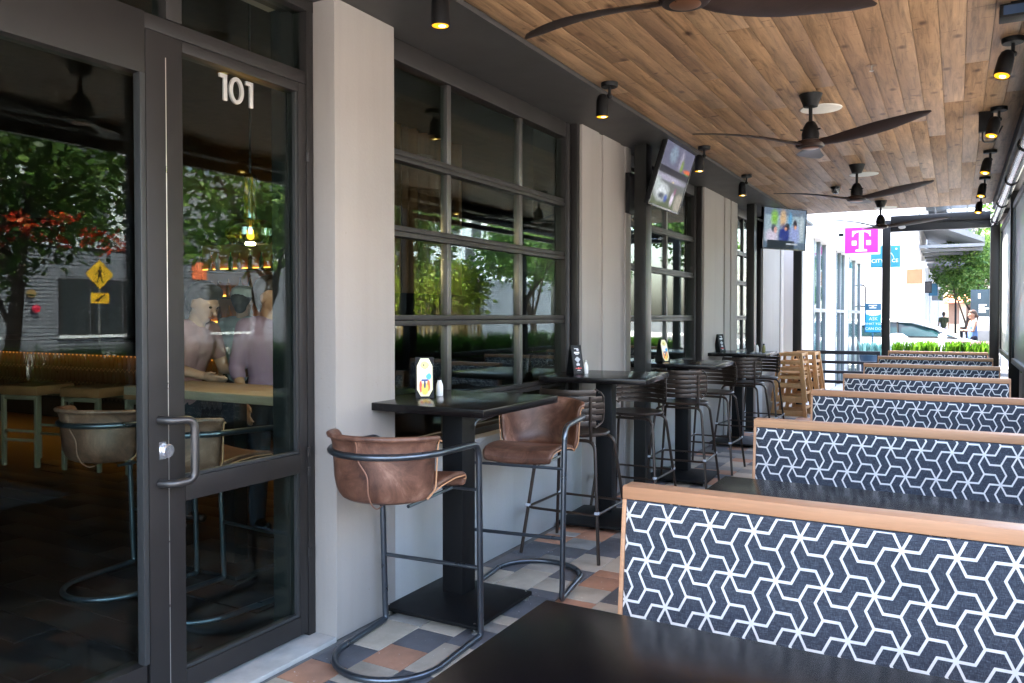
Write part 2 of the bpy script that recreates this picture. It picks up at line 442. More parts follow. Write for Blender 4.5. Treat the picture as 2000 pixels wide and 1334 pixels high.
# ------------------------------------------------------------------ shopfront: pillars, low walls, windows, glass entrance
def pillar(label, y0, y1, grooves):
    b = MB(); b.box(-2.66, -2.466, y0 + .004, y1 - .004, 0, 2.913)
    root = tag(b.build('facade_pillar', pillar_m), label, 'pillar', 'pillars of the shopfront', 'structure')
    ys = [y0]
    for g0, g1 in grooves: ys += [g0, g1]
    ys.append(y1)
    for i in range(0, len(ys), 2):
        q = MB(); q.box(-2.6, -2.45, ys[i], ys[i + 1], 0.0, 2.9135); q.build('panel', pillar_m, root, bev=.006)
    return root
pillar('nearest greige pillar between the glass entrance and the first window', 2.735, 3.17, [])
pillar('second greige pillar with two vertical grooves behind the second tall table', 5.44, 6.46, [(5.765, 5.845), (6.22, 6.335)])
pillar('third greige pillar with a vertical groove behind the fourth tall table', 8.73, 10.26, [(9.56, 9.64), (9.88, 9.95)])
pillar('last grey end pillar of the shopfront beside the railing', 11.8, 13.38, [(13.05, 13.12)])
def lowwall(label, y0, y1):
    b = MB(); b.box(-2.8, -2.452, y0, y1, 0, .74); b.box(-2.8, -2.444, y0, y1, .738, .76)
    return struct('low_wall', b, wall_m, label, 'wall', bev=.004)
lowwall('pale low wall below the first window behind the leather stools', 3.16, 5.445)
lowwall('pale low wall below the second window behind the slatted stools', 6.45, 8.735)
lowwall('pale low wall below the narrow last window', 10.25, 11.805)

def garage_window(label, y0, y1, mull):
    b = MB(); F0, F1 = -2.615, -2.53
    b.box(F0, F1, y0, y0 + .1, .762, 2.912); b.box(F0, F1, y1 - .12, y1, .762, 2.912)
    b.box(F0, F1, y0 + .1, y1 - .12, 2.80, 2.912); b.box(F0, F1, y0 + .1, y1 - .12, .762, .80)
    b.box(-2.525, -2.47, y1 - .045, y1 - .004, .762, 2.912)           # guide rail on the jamb
    root = tag(b.build('garage_window', frame_m, bev=.004), label, 'window', 'sectional glass windows of the shopfront', 'structure')
    zs = [.80, .995, 1.457, 1.925, 2.32, 2.80]; ys = [y0 + .1] + mull + [y1 - .12]
    for z in zs[1:-1]:
        q = MB(); q.box(-2.60, -2.535, ys[0], ys[-1], z - .03, z - .002); q.box(-2.60, -2.541, ys[0], ys[-1], z + .001, z + .028); q.build('rail', frame_m, root, bev=.003)
    for y in mull:
        for i in range(5):
            q = MB(); q.box(-2.592, -2.545, y - .021, y + .021, zs[i] + (.029 if i else .001), zs[i + 1] - (.031 if i < 4 else .001)); q.build('mullion', silverframe_m, root, bev=.004)
    for i in range(5):
        for j in range(len(ys) - 1):
            q = MB(); cc = Vector((-2.57, (ys[j] + ys[j + 1]) / 2, (zs[i] + zs[i + 1]) / 2)); Mw = Matrix.Translation(cc) @ Matrix.Rotation(fr.uniform(-.0035, .0035), 4, 'Z') @ Matrix.Rotation(fr.uniform(-.003, .003), 4, 'Y') @ Matrix.Translation(-cc); q.box(-2.573, -2.566, ys[j] + (.018 if j else .001), ys[j + 1] - (.018 if j < len(ys) - 2 else .001), zs[i] + .02, zs[i + 1] - .02, Mw)
            q.build('pane', glass_m, root, smooth=False)
    return root
silverframe_m = mat('satin_dark_frame', (.13, .126, .12), .36, .7, .5, .02, 1, rvar=0)
gasket_m = mat('dark_gasket', (.035, .036, .036), .4, 0, .4, .05, 2)
garage_window('first sectional window with dark frame behind the nearest tall table', 2.92, 5.44, [3.80, 4.66])
garage_window('second sectional window with dark frame beyond the first screen post', 6.46, 8.73, [6.95, 7.72])
garage_window('narrow last sectional window with dark frame near the second screen', 10.26, 11.8, [11.0])

# glass entrance
b = MB(); X0, X1 = -2.66, -2.58
b.box(X0, X1 + .004, 2.69, 2.733, 0, 2.913)                                   # right jamb
b.box(X0, X1 + .004, 1.96, 2.03, 2.587, 2.913)                                # transom post
b.box(X0, X1 + .002, -2.5, 1.872, 2.36, 2.587); b.box(X0, X1, 1.872, 2.69, 2.528, 2.585)
b.box(X0, X1 + .006, -2.5, 2.733, 2.86, 2.912)
b.box(X0, X1 + .002, -2.5, 1.86, .03, .2)
b.box(X0, X1 - .002, -.35, -.2, .2, 2.36)
ent = tag(b.build('glass_entrance', frame_m, bev=.004), 'dark bronze framed glass entrance with fixed pane and door', 'entrance', None, 'structure')
for (y0, y1, z0, z1) in ((-2.5, 1.96, 2.587, 2.86), (2.03, 2.69, 2.585, 2.86), (-.2, 1.85, .2, 2.36)):
    q = MB(); q.box(-2.624, -2.616, y0 - .004, y1 + .004, z0 - .01, z1 + .01); q.build('pane', glass_m, ent, smooth=False)
for (y0, y1, z0, z1) in ((1.845, 1.868, .2, 2.36),):                         # gasket of the big pane
    q = MB(); q.box(-2.61, -2.572, y0, y1, z0, z1); q.build('gasket', gasket_m, ent, bev=.003)
q = MB(); q.box(-2.70, -2.45, -2.5, 2.735, -.0085, .014); q.build('threshold', mat('threshold_stone', (.5, .48, .45), .7, 0, .3, .22, 9, .3, 60), ent, bev=.004)
d = MB()
d.box(-2.645, -2.576, 1.872, 2.03, .03, 2.526); d.box(-2.645, -2.578, 2.64, 2.688, .03, 2.526)
d.box(-2.645, -2.577, 2.03, 2.64, .768, .858); d.box(-2.645, -2.577, 2.03, 2.64, .03, .115); d.box(-2.645, -2.577, 2.03, 2.64, 2.482, 2.526)
door = d.build('door', frame_m, ent, bev=.006)
for z0, z1 in ((.115, .768), (.858, 2.482)):
    q = MB(); q.box(-2.614, -2.606, 2.026, 2.644, z0 - .01, z1 + .01); q.build('pane', glass_m, door, smooth=False)
    q = MB(); q.box(-2.604, -2.586, 2.03, 2.64, z0 + .001, z0 + .013); q.box(-2.604, -2.586, 2.627, 2.639, z0 + .013, z1 - .001); q.build('gasket', gasket_m, door)
q = MB(); q.box(-2.5775, -2.575, 1.954, 1.957, .05, 2.44); q.build('seam_strip', silver, door, smooth=False)
q = MB()
q.tube(fillet([(-2.574, 1.915, 1.095), (-2.52, 1.93, 1.093), (-2.498, 2.01, 1.09), (-2.498, 2.01, .862), (-2.52, 1.93, .858), (-2.574, 1.915, .857)], .035, 6), .0155, 14)
q.build('handle', mat('pewter_handle', (.085, .08, .078), .4, .8), door)
q = MB(); Mx = Matrix.Translation((-2.574, 1.945, .976)) @ Matrix.Rotation(PI / 2, 4, 'Y')
q.lathe([(0, 0), (.026, 0), (.026, .012), (.021, .016), (.0, .016)], seg=20, M=Mx); q.box(-2.5755, -2.5745, 1.915, 1.942, .945, 1.01)
q.build('lock', mat('lock_silver', (.72, .74, .78), .22, .9), door)
for z in (.77, .86, .4, 2.2):
    q = MB(); q.tube([(-2.572, 2.689, z - .02), (-2.572, 2.689, z + .02)], .008, 8); q.build('hinge', frame_m, door)
num_m = mat('white_vinyl_numeral', (.5, .48, .45), .4, .4)
nf = lambda x: (lambda p: Vector((x, 2.312 + p[0], 2.408 + p[1])))
for dx in (0, .136):
    q = MB(); q.prism([(-.09 + dx, .053), (-.052 + dx, .053), (-.052 + dx, -.053), (-.069 + dx, -.053), (-.069 + dx, .037), (-.09 + dx, .037)], nf(-2.606), nf(-2.596)); q.build('numeral', num_m, ent, bev=.001)
q = MB(); E = lambda rx, ry, x: [Vector((x, 2.309 + rx * math.cos(a), 2.408 + ry * math.sin(a))) for a in [2 * PI * i / 28 for i in range(28)]]
q.grid([E(.037, .055, -2.606), E(.037, .055, -2.596), E(.0205, .0395, -2.596), E(.0205, .0395, -2.606), E(.037, .055, -2.606)], True); q.build('numeral', num_m, ent)

# shop building mass above and around, and the dark room inside
b = MB(); b.box(-15.2, -2.66, -6, 13.38, 3.37, 6.5); b.box(-15.2, -2.86, -6, -2.5, -.06, 3.37); b.box(-15.2, -15, -2.5, 13.38, -.06, 3.37); b.box(-15, -2.86, 13.1, 13.38, -.06, 3.37)
b.box(-2.86, -2.66, -6, -2.5, -.06, 3.37); b.box(-2.86, -2.66, -2.5, 2.735, 2.92, 3.37); b.box(-2.86, -2.76, 2.735, 13.38, 2.955, 3.37)
struct('restaurant_building', b, pillar_m, 'greige restaurant building over the dark dining room', 'building')
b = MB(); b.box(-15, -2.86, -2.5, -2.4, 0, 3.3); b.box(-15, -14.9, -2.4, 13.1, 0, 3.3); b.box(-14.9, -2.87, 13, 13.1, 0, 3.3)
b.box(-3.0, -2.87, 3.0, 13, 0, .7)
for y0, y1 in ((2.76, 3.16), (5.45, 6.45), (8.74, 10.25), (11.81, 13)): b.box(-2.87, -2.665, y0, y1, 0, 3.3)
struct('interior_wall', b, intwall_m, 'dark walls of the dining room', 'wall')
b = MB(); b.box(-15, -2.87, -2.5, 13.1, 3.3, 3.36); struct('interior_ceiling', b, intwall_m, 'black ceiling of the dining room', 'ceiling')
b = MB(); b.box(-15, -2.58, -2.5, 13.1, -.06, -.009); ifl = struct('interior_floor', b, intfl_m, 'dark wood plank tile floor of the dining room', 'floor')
q = MB(); q.box(-.6, .6, -.0985, .0985, -.009, 0); ipm = q.mesh('plank', intfl_m, bev=.0025)
for k in range(22):
    y = .9 + .2 * k
    for j in range(4):
        x = -2.86 - .62 - 1.205 * j - (k * .43) % 1.2 + .55
        if x < -3.45 or j: inst(ipm, 'plank', ifl, (x if x < -3.46 else -3.465, y, fr.uniform(-.0008, .0004)))
q = MB(); q.box(-2.86, -2.705, -2.5, 13, -.009, -.001); q.build('edge_strip', intfl_m, ifl)

# ------------------------------------------------------------------ canopy posts, end frame, wind screen
far_m = mat('black_end_frame', (.009, .0088, .009), .4, .1, .4, .12, 3)
def post(label, x, y, sx, sy, z0=0, z1=2.913, m=blackmet):
    b = MB(); b.box(-sx / 2, sx / 2, -sy / 2, sy / 2, .012, z1)
    o = tag(b.build('canopy_post', m, bev=.006), label, 'post', 'dark steel posts of the canopy'); o.location = (x, y, 0)
    q = MB(); q.box(-sx * .9, sx * .9, -sy * .9, sy * .9, 0, .0125); q.build('base_plate', m, o, bev=.002)
    for sx_ in (-1, 1):
        q = MB(); q.lathe([(.009, .012), (.009, .02), (0, .022)], (sx_ * sx * .72, -sy * .7, 0), 8); q.build('bolt', m, o)
    return o
post_m = mat('dark_bronze_post', (.02, .0205, .0195), .32, .1, .4, .12, 3)
post('dark steel post carrying the nearer tilted screen', -2.31, 6.37, .105, .14, m=post_m)
post('dark steel post left of the second screen', -2.31, 10.42, .1, .14, m=post_m)
post('dark steel post behind the stacked high chairs', -2.2, 13.2, .13, .13, m=far_m)
post('dark post at the left of the grass opening', -.93, 13.2, .11, .12, m=far_m)
post('dark post at the right of the grass opening', .47, 13.2, .12, .12, z1=2.8, m=far_m)
for y, lb in ((10.4, 'dark side post of the wind screen beside the farthest benches'), (7.6, 'dark side post of the wind screen nearest the camera')):
    post(lb, .56, y, .1, .12, z1=2.86, m=far_m)
b = MB(); b.box(-.873, .409, 13.15, 13.25, 2.74, 2.97); b.box(-.873, .409, 13.12, 13.15, 2.86, 2.97)
tag(b.build('end_beam', far_m, bev=.006), 'dark beam across the far end of the patio above the grass', 'beam')
b = MB(); b.lathe([(0, 0), (.05, 0), (.05, .008), (0, .01)], seg=16, M=Matrix.Translation((-.72, 13.149, 2.80)) @ Matrix.Rotation(PI / 2, 4, 'X') @ Matrix.Diagonal((1, .55, 1, 1)))
tag(b.build('badge', silver), 'small oval silver badge on the far end beam', 'badge')
vinyl_m, _t, _p, _o = newmat('clear_vinyl_glare'); setin(_p, rough=.4, spec=.5); _p.inputs['Base Color'].default_value = (.32, .35, .36, 1)
_tr = _t.nodes.new('ShaderNodeBsdfTransparent'); _tr.inputs[0].default_value = (.85, .9, .92, 1); _mx = _t.nodes.new('ShaderNodeMixShader'); _lw = _t.nodes.new('ShaderNodeLayerWeight'); _lw.inputs[0].default_value = .5; _pw = node(_t, 'ShaderNodeMath', operation='POWER'); _pw.inputs[1].default_value = 5
_ma = node(_t, 'ShaderNodeMath', operation='MULTIPLY_ADD'); _ma.inputs[1].default_value = .8; _ma.inputs[2].default_value = .05; _t.links.new(_lw.outputs['Facing'], _pw.inputs[0]); _t.links.new(_pw.outputs[0], _ma.inputs[0]); _t.links.new(_ma.outputs[0], _mx.inputs[0])  # grey colour fades in at grazing view, standing for glare on the clear film
_t.links.new(_tr.outputs[0], _mx.inputs[1]); _t.links.new(_p.outputs[0], _mx.inputs[2]); _t.links.new(_mx.outputs[0], _o.inputs[0])
ws = thing('wind_screen', 'clear vinyl wind screen with glare coloured in grey, in dark frames along the right side', 'wind screen', (.56, 0, 0))
for y0, y1 in ((7.66, 10.34), (10.46, 13.14)):
    q = MB(); q.box(-.006, .006, y0 + .06, y1 - .06, 1.02, 2.66); q.build('panel', vinyl_m, ws, smooth=False)
    q = MB(); q.box(-.03, .03, y0, y0 + .058, .96, 2.72); q.box(-.03, .03, y1 - .058, y1, .96, 2.72); q.box(-.03, .03, y0 + .058, y1 - .058, 2.662, 2.72); q.box(-.03, .03, y0 + .058, y1 - .058, .96, 1.018); q.build('frame', far_m, ws, bev=.004)
rt = thing('roller_tube', 'long glossy dark roller tube of the wind screen under the ceiling edge', 'roller', (.452, 0, 2.79))
q = MB(); q.tube([(0, 2.2, 0), (0, 13.1, 0)], .05, 20); q.build('tube', mat('glossy_roller', (.035, .04, .05), .2, .3), rt)
for y in (3.6, 5.4, 7.2, 9.0, 10.8, 12.6):
    q = MB(); q.tube([(.056 * math.cos(a), y, .056 * math.sin(a)) for a in [2 * PI * i / 16 for i in range(16)]], .006, 6, closed=True); q.box(-.008, .008, y - .02, y + .02, .045, .075); q.build('hanger', blackmet, rt)
pl_m = mat('planter_paint', (.10, .10, .10), .6)
soil_m = mat('dark_soil', (.03, .02, .015), .95, bump=.5, bscale=60)
leaf_a, _t, _p, _o = newmat('grass_blade'); setin(_p, rough=.5, spec=.3)
_oi = _t.nodes.new('ShaderNodeNewGeometry'); _r = ramp(_t, [(0, (.03, .10, .008)), (.5, (.08, .22, .014)), (1, (.18, .34, .03))]); _t.links.new(_oi.outputs['Random Per Island'], _r.inputs[0])
_tl = _t.nodes.new('ShaderNodeBsdfTranslucent'); _mx = _t.nodes.new('ShaderNodeMixShader'); _mx.inputs[0].default_value = .4
_t.links.new(_r.outputs[0], _p.inputs['Base Color']); _t.links.new(_r.outputs[0], _tl.inputs[0]); _t.links.new(_p.outputs[0], _mx.inputs[1]); _t.links.new(_tl.outputs[0], _mx.inputs[2]); _t.links.new(_mx.outputs[0], _o.inputs[0])
def grass(x0, x1, y0, y1, n, h0, h1, wd=.009, clump=0, seed=1):
    g = random.Random(seed); b = MB()
    cs = [(g.uniform(x0, x1), g.uniform(y0, y1)) for _ in range(clump)] if clump else None
    for i in range(n):
        if cs: cx, cy = g.choice(cs); x, y = cx + g.gauss(0, .035), cy + g.gauss(0, .035)
        else: x, y = g.uniform(x0, x1), g.uniform(y0, y1)
        a = g.uniform(0, 2 * PI); h = g.uniform(h0, h1); le = g.uniform(.05, .5) * h; d = Vector((math.cos(a), math.sin(a), 0)); s = Vector((-d.y, d.x, 0)) * wd * g.uniform(.6, 1.3)
        p = Vector((x, y, 0)); m1 = p + d * le * .3 + Vector((0, 0, h * .6)); tp = p + d * le + Vector((0, 0, h))
        b.add([p - s * .6, p + s * .6, m1 + s, m1 - s, tp], [(0, 1, 2, 3), (3, 2, 4)])
    return b
def planter(label, x, y, sx, sy, h, n, h0, h1, clump, seed, wd=.009):
    b = MB(); b.box(-sx / 2, sx / 2, -sy / 2, -sy / 2 + .02, 0, h); b.box(-sx / 2, sx / 2, sy / 2 - .02, sy / 2, 0, h); b.box(-sx / 2, -sx / 2 + .02, -sy / 2 + .02, sy / 2 - .02, 0, h); b.box(sx / 2 - .02, sx / 2, -sy / 2 + .02, sy / 2 - .02, 0, h)
    r = tag(b.build('planter', pl_m), label, 'planter', 'planters of bright grass around the patio'); r.location = (x, y, -.0)
    q = MB(); q.box(-sx / 2 + .02, sx / 2 - .02, -sy / 2 + .02, sy / 2 - .02, h - .12, h - .04); q.build('soil', soil_m, r)
    g = grass(-sx / 2 + .04, sx / 2 - .04, -sy / 2 + .04, sy / 2 - .04, n, h0, h1, wd, clump, seed).build('grass', leaf_a, r, smooth=False); g.location = (0, 0, h - .05); tag(g, kind='stuff')
    return r
planter('planter of bright green grass behind the last bench, left half of the opening', -.52, 13.62, .62, .28, .93, 1000, .08, .25, 13, 5, .011)
planter('planter of bright green grass behind the last bench, right half of the opening', .17, 13.62, .62, .28, .93, 1000, .08, .25, 13, 6, .011)
for i, y in enumerate((2.2, 4.6, 7.0, 9.4, 11.8)):
    planter(['long grass planter beside the nearest bench', 'long grass planter beside the second and third benches', 'long grass planter beside the fourth bench under the wind screen', 'long grass planter beside the fifth bench under the wind screen', 'long grass planter beside the last benches under the wind screen'][i], .86, y, .4, 2.36, .92, 2600, .16, .42, 60, 20 + i)

# railing beside the high chairs
rail_m = mat('navy_black_railing', (.02, .024, .035), .4, .3)
def railing(label, x0, x1, y=13.16):
    r = thing('railing', label, 'railing', (x0, y, 0), group='black bar railings at the far end')
    L = x1 - x0
    for x in (.022, L - .022):
        q = MB(); q.box(x - .022, x + .022, -.022, .022, 0, .945); q.build('upright', rail_m, r, bev=.003)
    for k in range(6):
        z = .915 - .152 * k; q = MB(); q.box(.041, L - .041, -.016, .016, z - (.028 if k == 0 else .023), z + (.028 if k == 0 else .023)); q.build('bar', rail_m, r, bev=.003)
    return r
railing('black railing panel with horizontal bars left of the grass opening', -1.9, -1.0)
railing('short black railing panel with horizontal bars behind the high chairs', -2.128, -1.93)
# ------------------------------------------------------------------ booth benches and dining tables
BW = 1.233
def pattern_mesh(ox=0, oz=0):
    a = .1195; kz = .121 / (a * math.sqrt(3) / 2); hw = .0032; b = MB(); seen = set()
    def P(v): return (v[0], 0, v[1])
    for r in range(-2, 6):
        for c in range(-4, 15):
            s = Vector((c * a + r * a / 2, -r * a * math.sqrt(3) / 2))
            D = lambda t: Vector((math.cos(t), math.sin(t)))
            b.poly([P(s + D(R(30 + 60 * k)) * 2 * hw) for k in range(6)])
            for k in range(6):
                d0, d1 = D(R(60 * k)), D(R(60 * k + 60)); p1 = s + d0 * a / 3; p2 = s + D(R(60 * k + 30)) * a / math.sqrt(3); d1 = (p2 - p1).normalized()
                n0, n1 = Vector((-d0.y, d0.x)), Vector((-d1.y, d1.x)); m = (n0 + n1).normalized(); mm = m * hw / m.dot(n0)
                st = s + d0 * hw * 1.7320508; en = p2 - d1 * hw * .5773503
                b.add([P(st + n0 * hw), P(st - n0 * hw), P(p1 - mm), P(p1 + mm), P(en - n1 * hw), P(en + n1 * hw)], [(0, 1, 2, 3), (3, 2, 4, 5)])
                if k < 2:                        # a small triangle closes each meeting of three lines
                    t0 = math.atan2(-d1.y, -d1.x); b.poly([P(p2 + D(t0 + R(60 + 120 * i)) * hw * 1.1547) for i in range(3)])
    bm = bmesh.new(); vs = [bm.verts.new((x - BW / 2 + .023 + ox, 0, .8985 + oz + z * kz)) for x, y, z in b.v]
    for f in b.f:
        try: bm.faces.new([vs[i] for i in f])
        except ValueError: pass
    bmesh.ops.remove_doubles(bm, verts=bm.verts, dist=2e-5)
    for co, no in (((-BW / 2 + .014, 0, 0), (-1, 0, 0)), ((BW / 2 - .014, 0, 0), (1, 0, 0)), ((0, 0, .938), (0, 0, 1)), ((0, 0, .47), (0, 0, -1))):
        g = list(bm.verts) + list(bm.edges) + list(bm.faces)
        bmesh.ops.bisect_plane(bm, geom=g, plane_co=co, plane_no=no, clear_outer=True)
    for co, no in [((x, 0, 0), (1, 0, 0)) for x in (-BW / 2 + .02, -BW / 2 + .03, -BW / 2 + .045, BW / 2 - .045, BW / 2 - .03, BW / 2 - .02)] + [((0, 0, z), (0, 0, 1)) for z in (.915, .923, .93)]:
        bmesh.ops.bisect_plane(bm, geom=list(bm.verts) + list(bm.edges) + list(bm.faces), plane_co=co, plane_no=no)
    bmesh.ops.recalc_face_normals(bm, faces=bm.faces)
    for v in bm.verts: v.co.y = yb(v.co.x, v.co.z) - .0016
    me = bpy.data.meshes.new('woven_pattern'); bm.to_mesh(me); bm.free(); me.materials.append(stitch_m)
    return me
def yb(x, z):
    """face of the upholstered back: leans back, slightly domed, rounded at its rim"""
    t = (.941 - z) * math.tan(R(5.5))
    ex = max(0, abs(x) - (BW / 2 - .045)) / .032; ez = max(0, z - .915) / .026
    t -= .0022 * math.sin(x * 7.3 + 1.1) * math.sin(z * 11 + x * 2.0) + .0012 * math.sin(x * 19 + z * 8)
    return -.004 - t - .007 * (1 - min(1, ex) ** 2) * (1 - min(1, ez) ** 2)
pat_me = pattern_mesh()
seat_m = mat('black_vinyl_seat', (.02, .022, .028), .45, 0, .5, .2, 6, .15, 90)
def make_bench():
    t = thing('booth_bench', '', 'booth bench', group='row of upholstered booth benches')
    H = BW / 2; tk = .062
    xs = sorted(set([-H + .013 + (2 * H - .026) * i / 24 for i in range(25)] + [-H + .02, -H + .03, -H + .04, H - .02, H - .03, H - .04]))
    zs = [.44 + .475 * i / 10 for i in range(11)] + [.923, .930, .936, .941]
    q = MB(); q.grid([[(x, yb(x, z), z) for x in xs] for z in zs])
    q.grid([[(x, tk - yb(x, z), z) for x in xs] for z in zs]); q.build('back_cushion', fabric_m, t, ang=60)
    p = inst(pat_me, 'woven_pattern', t); tag(p, kind='stuff')
    p2 = inst(pat_me, 'woven_pattern', t, (0, tk, 0), (0, 0, PI)); tag(p2, kind='stuff')
    q = MB(); q.box(-H, H, -.006, tk + .006, .9425, .98); q.build('top_rail', trim_m, t, bev=.003)
    for s in (-1, 1):
        q = MB(); pr = [(-.006, .9415), (-.062, .44), (-.062, .0), (tk + .062, .0), (tk + .062, .44), (tk + .006, .9415)]
        xa, xb = (s * H, s * (H - .0125)); q.prism(pr, lambda p: Vector((xa, p[0], p[1])), lambda p: Vector((xb, p[0], p[1]))); q.build('end_panel', trim_m, t, bev=.002)
    for s in (-1, 1):
        y0, y1 = (-.475, -.064) if s < 0 else (tk + .064, tk + .475)
        q = MB(); q.box(-H + .014, H - .014, y0, y1, .39, .46); q.build('seat', seat_m, t, bev=.018)
        q = MB(); q.box(-H + .02, H - .02, y0 + .05, y1 - .002 if s < 0 else y1 - .05, 0, .388); q.build('seat_base', trim_m, t, bev=.003)
    return t
BY = [2.19 + 1.73 * k for k in range(7)]
BL = ['nearest booth bench with white line pattern, filling the lower right corner', 'second booth bench from the camera, behind the second black dining table',
      'third booth bench from the camera, with oak top rail and patterned back', 'fourth booth bench from the camera, halfway down the row', 'fifth booth bench from the camera, third from the far end',
      'sixth booth bench from the camera, second from the far end', 'last and farthest booth bench, in front of the bright grass']
proto = make_bench()
for k, y in enumerate(BY):
    if k == 0: proto.location = (-.2365, y, 0); proto['label'] = BL[0]
    else:
        r_ = dup(proto, (-.2365, y, 0), 0, BL[k]); pmk = pattern_mesh(rnd.uniform(-.05, .05), rnd.uniform(-.012, .012))
        for ch in r_.children:
            if ch.name.startswith('woven_pattern'): ch.data = pmk
def make_dining():
    t = thing('dining_table', '', 'dining table', group='black dining tables between the benches')
    q = MB(); q.box(-.655, .655, -.3, .3, .718, .75); q.build('tabletop', tabletop_m, t, bev=.004)
    q = MB(); q.box(-.05, .05, -.05, .05, .02, .717); q.build('column', blackmet, t, bev=.004)
    q = MB(); q.box(-.26, .26, -.22, .22, 0, .02); q.build('base', blackmet, t, bev=.004)
    return t
TL = ['nearest black dining table, cut by the bottom of the picture', 'second black dining table, its top shining in front of the second bench', 'third black dining table between the second and third benches', 'fourth black dining table between the third and fourth benches',
      'fifth black dining table between the fourth and fifth benches', 'sixth black dining table between the fifth and sixth benches', 'farthest black dining table in front of the last bench']
dt = make_dining()
for k, y in enumerate(BY):
    loc = (-.26, y - (.38 if k == 0 else .30) - .3, 0)
    if k == 0: dt.location = loc; dt['label'] = TL[0]
    else: dup(dt, loc, 0, TL[k])

# ------------------------------------------------------------------ tall tables
def make_bar_table():
    t = thing('bar_table', '', 'bar table', group='tall black tables along the shopfront')
    q = MB(); q.box(-.375, .375, -.375, .375, 1.025, 1.063); q.build('tabletop', tabletop_m, t, bev=.004)
    q = MB(); q.box(-.06, .06, -.06, .06, .085, 1.0245); q.box(-.16, .16, -.16, .16, 1.012, 1.0246) if False else None; q.build('column', blackmet, t, bev=.004)
    q = MB(); e = .275
    q.add([(-e, -e, .025), (e, -e, .025), (e, e, .025), (-e, e, .025), (-e, -e, .042), (e, -e, .042), (e, e, .042), (-e, e, .042), (-.07, -.07, .086), (.07, -.07, .086), (.07, .07, .086), (-.07, .07, .086)],
          [(0, 3, 2, 1), (0, 1, 5, 4), (1, 2, 6, 5), (2, 3, 7, 6), (3, 0, 4, 7), (4, 5, 9, 8), (5, 6, 10, 9), (6, 7, 11, 10), (7, 4, 8, 11), (8, 9, 10, 11)])
    q.build('base', blackmet, t, bev=.003)
    for sx in (-1, 1):
        for sy in (-1, 1):
            q = MB(); q.lathe([(.016, 0), (.016, .008), (.007, .012), (.007, .046), (0, .05)], (sx * .25, sy * .25, 0), 10); q.build('foot', silver, t)
    return t
bt = make_bar_table()
BT = [(-2.195, 3.36, 0, 'nearest tall black table, between the two brown leather stools'), (-2.185, 5.27, R(7), 'second tall black table, between the first two slatted stools'),
      (-2.16, 7.03, R(3), 'third tall black table, below the nearer tilted screen'), (-2.2, 9.27, R(2), 'farthest tall black table with two white shakers')]
for k, (x, y, a, lb) in enumerate(BT):
    if k == 0: bt.location = (x, y, 0); bt.rotation_euler.z = a; bt['label'] = lb
    else: dup(bt, (x, y, 0), a, lb)
def tent_base(k, dx, dy, rz, label, m):
    x, y, a, _ = BT[k]
    t = thing('menu_holder', label, 'menu holder', (x + dx, y + dy, 1.0632), rz, 'menu holders on the tall tables')
    q = MB(); th = .006; hw = .046; h = .205; dp = .052
    for s in (-1, 1):
        q = MB(); q.add([(-hw, s * dp, 0), (hw, s * dp, 0), (hw, s * .004, h), (-hw, s * .004, h), (-hw, s * (dp - th), 0), (hw, s * (dp - th), 0), (hw, s * .0005, h), (-hw, s * .0005, h)],
                        [(0, 1, 2, 3), (4, 7, 6, 5), (0, 4, 5, 1), (3, 2, 6, 7), (0, 3, 7, 4), (1, 5, 6, 2)]); q.build('board', blackmet, t)
    oc = [(-.24, .04), (.24, .04), (.46, .2), (.46, .78), (.24, .97), (-.24, .97), (-.46, .78), (-.46, .2)]
    me = bpy.data.meshes.new('card'); pts = []
    for u, v in oc: pts.append((u * .086, -(dp + (.004 - dp) * v) - .0012, v * h))
    me.from_pydata(pts, [], [tuple(range(8))]); uv = me.uv_layers.new(name='UVMap')
    for i, (u, v) in enumerate(oc): uv.data[i].uv = (u + .5, v)
    me.materials.append(m); inst(me, 'card', t)
    return t
card_a = picture('drink_card', (.9, .78, .45), [(.5, .62, .40, .24, (.9, .86, .8), .3), (.5, .8, .26, .1, (.85, .8, .3), .2), (.45, .8, .04, .03, (.15, .15, .1), .1), (.74, .52, .16, .08, (.1, .45, .8), .2), (.5, .43, .2, .025, (.08, .1, .3), -.1), (.26, .28, .09, .15, (.85, .12, .08), .3), (.72, .3, .1, .14, (.75, .2, .05), .3), (.5, .22, .2, .15, (.95, .6, .1), .3), (.5, .33, .06, .1, (.05, .06, .15), .2)], 0, (.95, .93, .62))
bars = [(.5, .88, .2, .012, (.75, .75, .78), -.1), (.62, .84, .12, .04, (.6, .6, .64), .2), (.5, .74, .26, .03, (.85, .85, .87), -.1), (.5, .68, .16, .012, (.75, .75, .78), -.1)]
bars += [(.5, .58 - .035 * i, [.1, .2, .26, .2, .12][i], .011, (.75, .77, .82), -.1) for i in range(5)] + [(.5, .38, .1, .012, (.75, .77, .82), -.1), (.5, .345, .18, .011, (.75, .77, .82), -.1), (.5, .31, .16, .014, (.8, .8, .85), -.1), (.5, .2, .3, .012, (.75, .08, .08), -.1), (.5, .2, .07, .035, (.75, .1, .1), .2), (.5, .13, .15, .01, (.75, .75, .78), -.1)]
card_b = picture('menu_card', (.006, .007, .012), bars, 0)
tent_base(0, -.19, -.03, R(38), 'black menu holder with a yellow and white drinks card on the nearest tall table', card_a)
tent_base(1, -.215, -.06, R(60), 'black menu holder with white lettering on a dark card on the second tall table', card_b)
tent_base(2, -.18, -.05, R(64), 'black menu holder with a pale card seen edge-on on the third tall table', card_a)
tent_base(3, -.2, -.05, R(60), 'small dark menu holder on the farthest tall table', card_b)
shk = MB(); shk.lathe([(0, 0), (.017, 0), (.019, .004), (.019, .045), (.0165, .062), (.011, .075), (.010, .082)], seg=16); shk_me = shk.mesh('shaker', white_m)
